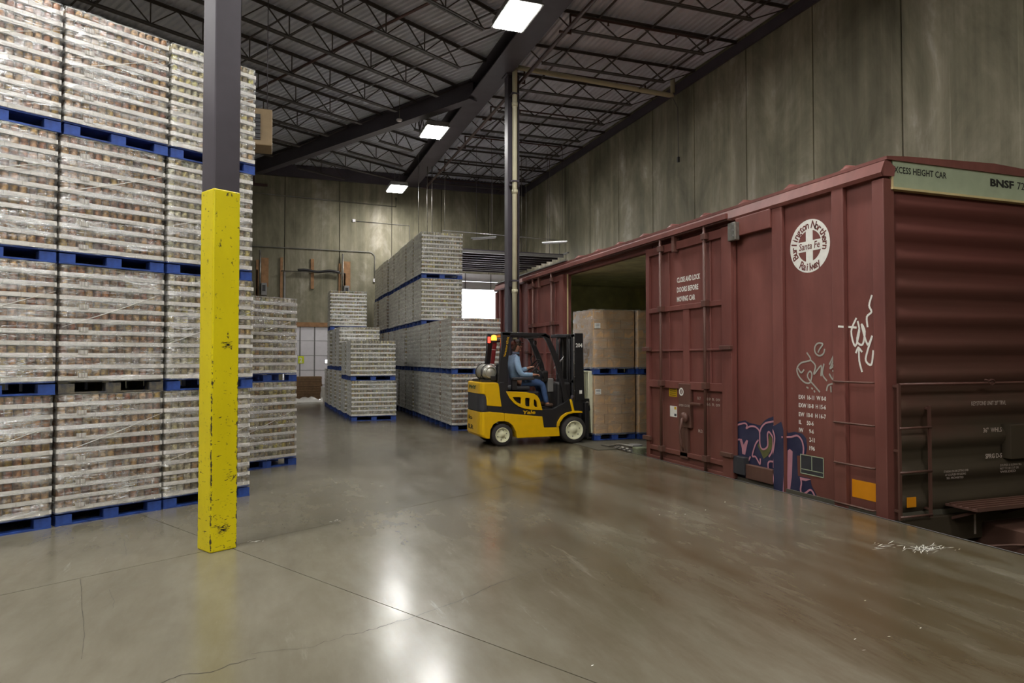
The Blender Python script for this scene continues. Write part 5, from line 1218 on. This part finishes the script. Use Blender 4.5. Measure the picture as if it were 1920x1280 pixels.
boxm('engine_cover', 'black', fk, -.12, .74, .1, FW - .1, .45, 1.05, .03); boxm('floor_plate', 'black', fk, .7, 1.35, .05, FW - .05, .52, .69, .01)
boxm('step', 'black', fk, .80, 1.06, .0, .05, .34, .37)
hd = plate('side_hood', 'truck_yellow', fk, [D['hood'], D['hole1'], D['hole2'], D['hole3']], -.012, .05, .006); plate('side_hood', 'truck_yellow', fk, [D['hood'], D['hole1'], D['hole2'], D['hole3']], FW - .05, FW + .01, .006)
plate('front_fender', 'truck_yellow', fk, [D['fender']], -.03, .26, .004); plate('front_fender', 'truck_yellow', fk, [D['fender']], FW - .26, FW + .03, .004)
plate('fender_post', 'truck_yellow', fk, [D['fender_post']], 0, .04, .003)
boxm('front_cowl', 'black', fk, 1.12, 1.42, .1, FW - .1, .40, 1.22, .04)
# overhead guard
for ya, yb in ((.03, .11), (FW - .11, FW - .03)):
    plate('guard_rear_pillar', 'black', fk, [D['rpillar']], ya, yb, .012); plate('guard_top_rail', 'black', fk, [D['topbeam']], ya, yb, .008); plate('guard_front_pillar', 'black', fk, [D['fpillar']], ya, yb, .012)
for k in range(7): boxm('guard_bar', 'black', fk, .10 + k * .11, .135 + k * .11, .09, FW - .09, 2.165, 2.20)
boxm('guard_cross_member', 'black', fk, -.06, .06, .1, FW - .1, 2.12, 2.20, .01); boxm('guard_cross_member', 'black', fk, .74, .86, .1, FW - .1, 2.12, 2.19, .01)
MB().ball((.77, .42, 2.02), .055, 12, 8, (.5, 1, 1)).build('work_light', 'black', fk)
# wheels
def wheel(name, x, y, r, rr_, w, face):
    wroot = MB().lathe([(rr_, -w / 2), (r * .94, -w / 2), (r, -w / 2 + .03), (r, w / 2 - .03), (r * .94, w / 2), (rr_, w / 2)], (0, 0, 0), 'y', 32).build(name, 'rubber', fk, (x, y, r))
    s = face; L = lambda pr, m_, nm, n=28: MB().lathe([(a, h * s) for a, h in pr], (0, 0, 0), 'y', n).build(nm, m_, wroot)
    L([(rr_ + .002, w / 2), (rr_, w / 2 + .006), (rr_ * .93, w / 2 + .006), (rr_ * .86, w / 2 - .03), (rr_ * .48, w / 2 - .034), (rr_ * .40, w / 2 - .020), (rr_ * .30, w / 2 - .014), (rr_ * .28, w / 2 - .004), (0, w / 2 - .002)], 'rim', 'rim')
    for k in range(6):
        a = k * math.pi / 3 + .3; MB().lathe([(0, 0), (.011, 0), (.011, .016), (0, .016)], (rr_ * .66 * math.cos(a), s * (w / 2 - .03) - (.016 if s < 0 else 0), rr_ * .66 * math.sin(a)), 'y', 6).build('wheel_nut', 'steel', wroot)
    return wroot
wheel('rear_wheel', -.06, .12, .218, .143, .17, -1); wheel('rear_wheel', -.06, FW - .12, .218, .143, .17, 1)
wheel('front_wheel', 1.437, .07, .268, .186, .20, -1); wheel('front_wheel', 1.437, FW - .07, .268, .186, .20, 1)
MB().tube([(-.06, .2, .218), (-.06, FW - .2, .218)], .05, 8).build('rear_axle', 'black', fk); MB().tube([(1.437, .15, .268), (1.437, FW - .15, .268)], .07, 8).build('front_axle', 'black', fk)
# gas tank on the counterweight
tk_ = MB().lathe([(0, 0), (.06, .004), (.12, .03), (.148, .08), (.154, .14), (.154, .22), (.158, .225), (.158, .24), (.154, .245), (.154, .52), (.148, .58), (.12, .62), (0, .65)], (-.25, .20, 1.43), 'y', 28).build('gas_tank', 'tank', fk)
MB().lathe([(.10, 0), (.112, 0), (.112, .05), (.10, .05), (.10, 0)], (-.25, .185, 1.43), 'y', 24).build('tank_collar', 'tank', tk_)
MB().lathe([(.156, .0), (.163, 0), (.163, .04), (.156, .04), (.156, 0)], (-.25, .30, 1.43), 'y', 28).build('tank_strap', 'black', tk_); MB().lathe([(.156, .0), (.163, 0), (.163, .04), (.156, .04), (.156, 0)], (-.25, .68, 1.43), 'y', 28).build('tank_strap', 'black', tk_)
boxm('tank_cradle', 'black', fk, -.42, -.04, .2, .9, 1.235, 1.29, .01); boxm('tank_latch', 'black', fk, -.25, -.14, .17, .24, 1.27, 1.36, .01); MB().tube([(-.45, .3, 1.25), (-.47, .2, 1.30), (-.44, .16, 1.42), (-.42, .2, 1.5)], .012, 6).build('tank_hose', 'black', fk)
# lamp post with beacon
boxm_pole = MB().bar((-.18, .42, 1.35), (-.095, .42, 2.03), .075, .05, (0, 1, 0)).build('lamp_post', 'red_print', fk)
boxm_pole.data.materials[0] = plain('dark_red_reflective_tape', srgb(110, 26, 30), .4)
for a, b in ((.22, .36), (.62, .78)):
    p, q = Vector((-.18, .42, 1.35)).lerp(Vector((-.095, .42, 2.03)), a + .15 * (a > .5)), Vector((-.18, .42, 1.35)).lerp(Vector((-.095, .42, 2.03)), b)
    MB().bar(p, q, .079, .054, (0, 1, 0)).build('white_tape', 'white_paint', fk)
boxm('lamp_bracket', 'black', fk, -.24, .08, .36, .46, 2.02, 2.06, .004)
MB().lathe([(0, 0), (.055, 0), (.058, .03), (.05, .09), (.02, .105), (0, .106)], (-.12, .40, 2.065), 'z', 20).build('amber_beacon', 'amber_glow', fk)
for x in (-.235, .06): boxm('tail_lamp', 'red_glow', fk, x - .025, x + .025, .33, .37, 2.01, 2.13, .01)
# seat, wheel, dash
boxm('seat_cushion', 'dgrey', fk, .12, .62, .28, .78, 1.06, 1.16, .04); boxm('seat_back', 'dgrey', fk, .03, .15, .28, .78, 1.14, 1.60, .04)
boxm('armrest', 'dgrey', fk, .20, .66, .16, .25, 1.27, 1.33, .02); boxm('armrest_arm', 'black', fk, .2, .3, .2, .28, 1.08, 1.28)
boxm('dash', 'black', fk, .86, 1.02, .3, .78, 1.22, 1.46, .04); MB().tube([(1.05, .53, .9), (.93, .53, 1.35), (.82, .53, 1.50)], [.05, .045, .03], 10).build('steering_column', 'black', fk)
sw = [(.78 + .19 * math.cos(a) * .62, .53 + .19 * math.sin(a), 1.53 + .19 * math.cos(a) * .78) for a in [k * math.pi / 12 for k in range(25)]]
st_ = MB().tube(sw, .014, 8, False).build('steering_wheel', 'black', fk)
for k in (0, 8, 16): MB().tube([(.80, .53, 1.52), sw[k]], .01, 6).build('wheel_spoke', 'black', st_)
for k in range(3): l_ = MB().tube([(.86, .26 - k * .045, 1.30), (.84, .26 - k * .045, 1.47)], .007, 6).ball((.84, .26 - k * .045, 1.48), .018, 8, 6).build('control_lever', 'black', fk)
MB().tube([(.74, .5, 1.58), (.70, .5, 1.70), (.735, .46, 1.76)], .012, 6).build('grab_handle', 'black', fk)
boxm('side_console', 'grey_metal', fk, 1.0, 1.13, .3, .7, 1.02, 1.30, .02)
MB().tube([(1.06, .12, 1.50), (1.20, .12, 1.66)], .012, 6).build('wiper_rod', 'chrome', fk); MB().tube([(1.20, .14, 1.62), (1.28, .14, 1.75)], .014, 6).build('tilt_rod', 'chrome', fk)
# mast
ms = link('mast', None, fk, (0, 0, 0))
for ya in (.20, FW - .30):
    plate('outer_channel', 'black', ms, [D['mast_outer']], ya, ya + .10, .003)
    boxm('inner_channel', 'dgrey', ms, 1.49, 1.56, ya + .02, ya + .08, .12, 2.19); boxm('inner_rail', 'black', ms, 1.41, 1.45, ya + .02, ya + .09, .30, 2.17)
    MB().tube([(1.47, ya + .12, .5), (1.47, ya + .12, 2.05)], .028, 10).build('lift_cylinder', 'steel_dark', ms)
    MB().tube([(1.415, ya - .01, .9), (1.43, ya - .01, 1.3), (1.42, ya - .01, 2.1)], .012, 6).build('hydraulic_hose', 'black', ms); MB().tube([(1.535, ya - .0, .85), (1.535, ya - .0, 2.15)], .008, 6).build('lift_chain', 'steel', ms)
    boxm('mast_foot', 'black', ms, 1.55, 1.70, ya, ya + .1, .10, .84)
for z in (2.13, 1.2, .35): boxm('cross_member', 'black', ms, 1.46, 1.60, .22, FW - .22, z, z + .07, .01)
boxm('crosshead', 'dgrey', ms, 1.19, 1.5, .30, .62, 2.13, 2.20, .015)
for z in (1.85, 1.6, 1.33, 1.05): MB().tube([(1.54, .185, z), (1.54, .20, z)], .012, 8).build('mast_bolt', 'chrome', ms)
MB().tube([(1.25, .18, .55), (1.50, .18, .95)], .035, 10).build('tilt_cylinder', 'steel_dark', fk)
tx = letters('mast_number', 'white_paint', ms, '204', (1.575, .1985, 1.93), (1, 0, 0), .15, .085, .03)
boxm('mast_label', 'white_paint', ms, 1.655, 1.715, .1975, .1995, .98, 1.05)
# carriage and attachment
cg = link('carriage', None, fk, (0, 0, 0))
boxm('carriage_plate', 'black', cg, 1.76, 1.84, .15, FW - .15, .25, .80, .01); plate('attachment_frame', 'black', cg, [D['mechanism']], .25, FW - .25, .01)
plate('cream_backrest', 'cream', cg, [D['cream_plate']], .28, FW - .2, .006)
for k in range(3): boxm('backrest_bar', 'cream', cg, 1.80 + k * .045, 1.822 + k * .045, .30, .36, .86, 1.43)
boxm('backrest_rail', 'cream', cg, 1.79, 1.95, .30, FW - .25, 1.40, 1.44); MB().lathe([(0, 0), (.05, 0), (.05, .02), (0, .02)], (1.86, .24, .77), 'y', 12).build('pivot_pin', 'steel', cg)
for y in (.32, .68): boxm('fork', 'black', cg, 1.93, 2.9, y, y + .11, .04, .075, .004); boxm('fork_shank', 'black', cg, 1.88, 1.93, y, y + .11, .04, .6)
# lettering
letters('side_lettering', 'truck_yellow', fk, 'Yale', (.345, -.0, .612), (1, 0, 0), .27, .072, .03, .12).location = (0, .005, 0)
v = letters('pillar_lettering', 'truck_yellow', fk, 'Veracitor 65VX', (0, 0, 0), (1, 0, 0), .40, .045, .01, 0); v.location = (-.005, .028, 1.73); v.rotation_euler = (0, math.radians(-78), 0)
letters('rear_lettering', 'green_dot', fk, 'PHY', (-.5165, .80, 1.10), (0, -1, 0), .50, .075, .03)
letters('rear_lettering', 'black_paint', fk, 'lo', (-.5175, .82, .49), (0, -1, 0), .26, .08, .03); letters('rear_lettering', 'black_paint', fk, 'ILR', (-.519, .84, .30), (0, -1, 0), .36, .09, .04)

# ================================================================ DRIVER
def skin(name, mat, parent, nodes, edges, sub=1, root=0, extra=None):
    me = bpy.data.meshes.new(name); me.from_pydata([n[0] for n in nodes], edges, [])
    ob = bpy.data.objects.new('tmp_skin', me); COL.objects.link(ob)
    md = ob.modifiers.new('s', 'SKIN'); sd = me.skin_vertices[0].data if me.skin_vertices else None
    if sd is None:
        bm = bmesh.new(); bm.from_mesh(me); bm.verts.layers.skin.verify(); bm.to_mesh(me); bm.free(); sd = me.skin_vertices[0].data
    for i, n in enumerate(nodes): r = n[1] if isinstance(n[1], tuple) else (n[1], n[1]); sd[i].radius = r; sd[i].use_root = (i == root)
    md.use_smooth_shade = True; md.branch_smoothing = .4
    ss = ob.modifiers.new('b', 'SUBSURF'); ss.levels = sub; ss.render_levels = sub
    dg = bpy.context.evaluated_depsgraph_get(); out = bpy.data.meshes.new_from_object(ob.evaluated_get(dg))
    bpy.data.objects.remove(ob); bpy.data.meshes.remove(me)
    if extra:
        bm = bmesh.new(); bm.from_mesh(out); tmp = bpy.data.meshes.new('t'); tmp.from_pydata(extra.v, [], extra.f); bm.from_mesh(tmp); bm.to_mesh(out); bm.free(); bpy.data.meshes.remove(tmp)
    out.materials.clear(); out.materials.append(M[mat]); smooth_me(out); out.name = name
    return link(name, out, parent)
PY = .50
man = thing('person', 'seated forklift driver in light blue shirt, jeans and dark cap, hand on the levers', 'person', (4.28 + .40, 12.5 + PY, 1.16))
def P_(x, y, z): return (x - .32, y, z - 1.16)
def limb_nodes(k):
    """k: clothing thickness"""
    return [(P_(.30, 0, 1.24), (.15 + k, .13 + k)), (P_(.26, 0, 1.42), (.135 + k, .115 + k)), (P_(.24, 0, 1.60), (.155 + k, .125 + k)), (P_(.25, 0, 1.72), (.12 + k, .10 + k)), (P_(.285, 0, 1.80), .052 + k),
            (P_(.25, -.165, 1.705), .066 + k), (P_(.28, -.25, 1.46), .05 + k), (P_(.33, -.26, 1.375), .047 + k), (P_(.56, -.22, 1.37), .034 + k),
            (P_(.25, .165, 1.705), .066 + k), (P_(.33, .25, 1.47), .05 + k), (P_(.38, .25, 1.41), .047 + k), (P_(.62, .16, 1.50), .034 + k)]
tor_e = [(0, 1), (1, 2), (2, 3), (3, 4), (3, 5), (5, 6), (6, 7), (7, 8), (3, 9), (9, 10), (10, 11), (11, 12)]
leg_n = lambda k: [(P_(.45, -.10, 1.21), .085 + k), (P_(.76, -.15, 1.22), .065 + k), (P_(.83, -.15, 1.16), .06 + k), (P_(.90, -.15, .84), .045 + k), (P_(.45, .10, 1.21), .085 + k), (P_(.76, .15, 1.22), .065 + k), (P_(.83, .15, 1.16), .06 + k), (P_(.90, .15, .84), .045 + k)]
leg_e = lambda o: [(0, o), (o, o + 1), (o + 1, o + 2), (o + 2, o + 3), (0, o + 4), (o + 4, o + 5), (o + 5, o + 6), (o + 6, o + 7)]
nodes = limb_nodes(-.036); nodes[0] = (nodes[0][0], (.095, .085)); edges = list(tor_e); o0 = len(nodes); nodes += leg_n(-.004); edges += leg_e(o0)
hd0 = len(nodes); nodes += [(P_(.305, 0, 1.85), .05), (P_(.330, 0, 1.905), (.068, .062)), (P_(.322, 0, 1.97), (.088, .075)), (P_(.318, 0, 2.03), (.078, .068))]; edges += [(4, hd0), (hd0, hd0 + 1), (hd0 + 1, hd0 + 2), (hd0 + 2, hd0 + 3)]
ft = len(nodes); nodes += [(P_(.91, -.15, .79), .04), (P_(1.0, -.16, .745), .035), (P_(.91, .15, .79), .04), (P_(1.0, .16, .745), .035)]; edges += [(o0 + 3, ft), (ft, ft + 1), (o0 + 7, ft + 2), (ft + 2, ft + 3)]
def hand(w, base, dx, dz, side):
    global nodes, edges
    nodes[w] = (nodes[w][0], .03)
    i = len(nodes); nodes.append((base, (.036, .018))); edges.append((w, i))
    for f in range(4):
        a = len(nodes); y = base[1] + (f - 1.5) * .019; L = (.036, .042, .04, .032)[f]
        nodes += [((base[0] + .035 * dx, y, base[2] + .005), .009), ((base[0] + (.035 + L * .7) * dx, y, base[2] - .004 + dz * .01), .0085), ((base[0] + (.035 + L * 1.1) * dx, y, base[2] - .032), .0075)]
        edges += [(i, a), (a, a + 1), (a + 1, a + 2)]
    a = len(nodes); nodes += [((base[0] + .012, base[1] + side * .036, base[2] - .004), .0105), ((base[0] + .042, base[1] + side * .046, base[2] - .018), .009)]; edges += [(i, a), (a, a + 1)]
hand(8, P_(.655, -.20, 1.375), 1, 0, 1); hand(12, P_(.70, .13, 1.53), .8, 0, -1)
ex = MB()
ex.ball(P_(.418, 0, 1.945), .016, 8, 6, (1.1, .7, 1.2)); ex.ball(P_(.395, 0, 1.868), .03, 8, 6, (.7, .9, .6))           # nose, chin
for s in (-1, 1): ex.ball(P_(.318, s * .077, 1.95), .024, 8, 6, (.8, .4, 1.3)); ex.ball(P_(.394, s * .03, 1.965), .012, 8, 6)
ex.ball(P_(.402, 0, 1.898), .014, 8, 6, (.6, 1.6, .4))
skin('body', 'skin', man, nodes, edges, 1, 0, ex)
skin('shirt', 'shirt', man, limb_nodes(.016), tor_e, 1, 2)
skin('jeans', 'jeans', man, [(P_(.31, 0, 1.235), (.165, .15))] + leg_n(.012) + [(P_(.905, -.15, .80), .06), (P_(.905, .15, .80), .06)], leg_e(1) + [(4, 9), (8, 10)], 1, 0)
MB().tube([P_(.300, 0, 1.795), P_(.305, 0, 1.835)], [.078, .068], 12).build('shirt_collar', 'shirt', man)
for s in (-1, 1):
    MB().ball(P_(.97, s * .155, .755), .055, 12, 8, (1.9, .85, .75)).build('boot', 'boot', man)
    MB().tube([P_(.455, s * 0 - .20 if s < 0 else .18, 1.375 if s < 0 else 1.44), P_(.575, -.219 if s < 0 else .172, 1.372 if s < 0 else 1.485)], [.052, .046], 10).build('cuff', 'shirt', man)
hm = MB(); hm.ball(P_(.300, 0, 2.0), .102, 16, 10, (1.03, .92, .86)); hm.ball(P_(.255, 0, 1.93), .07, 12, 8, (.8, 1.05, 1.1))
hm.build('hair', 'hair', man)
cp = MB().ball(P_(.312, 0, 2.035), .094, 16, 8, (1.08, .95, .62)).build('cap', 'hair', man); cp.data.materials[0] = plain('dark_cap_cloth', srgb(62, 56, 54), .9)
MB().ball(P_(.415, 0, 2.025), .05, 10, 6, (1.1, 1.2, .16)).build('cap_brim', cp.data.materials[0], man)
g_ = MB()
for s in (-1, 1): g_.tube([P_(.412, s * .012, 1.965), P_(.412, s * .05, 1.965), P_(.40, s * .078, 1.968), P_(.32, s * .083, 1.962)], .004, 5)
g_.build('glasses', 'black', man)
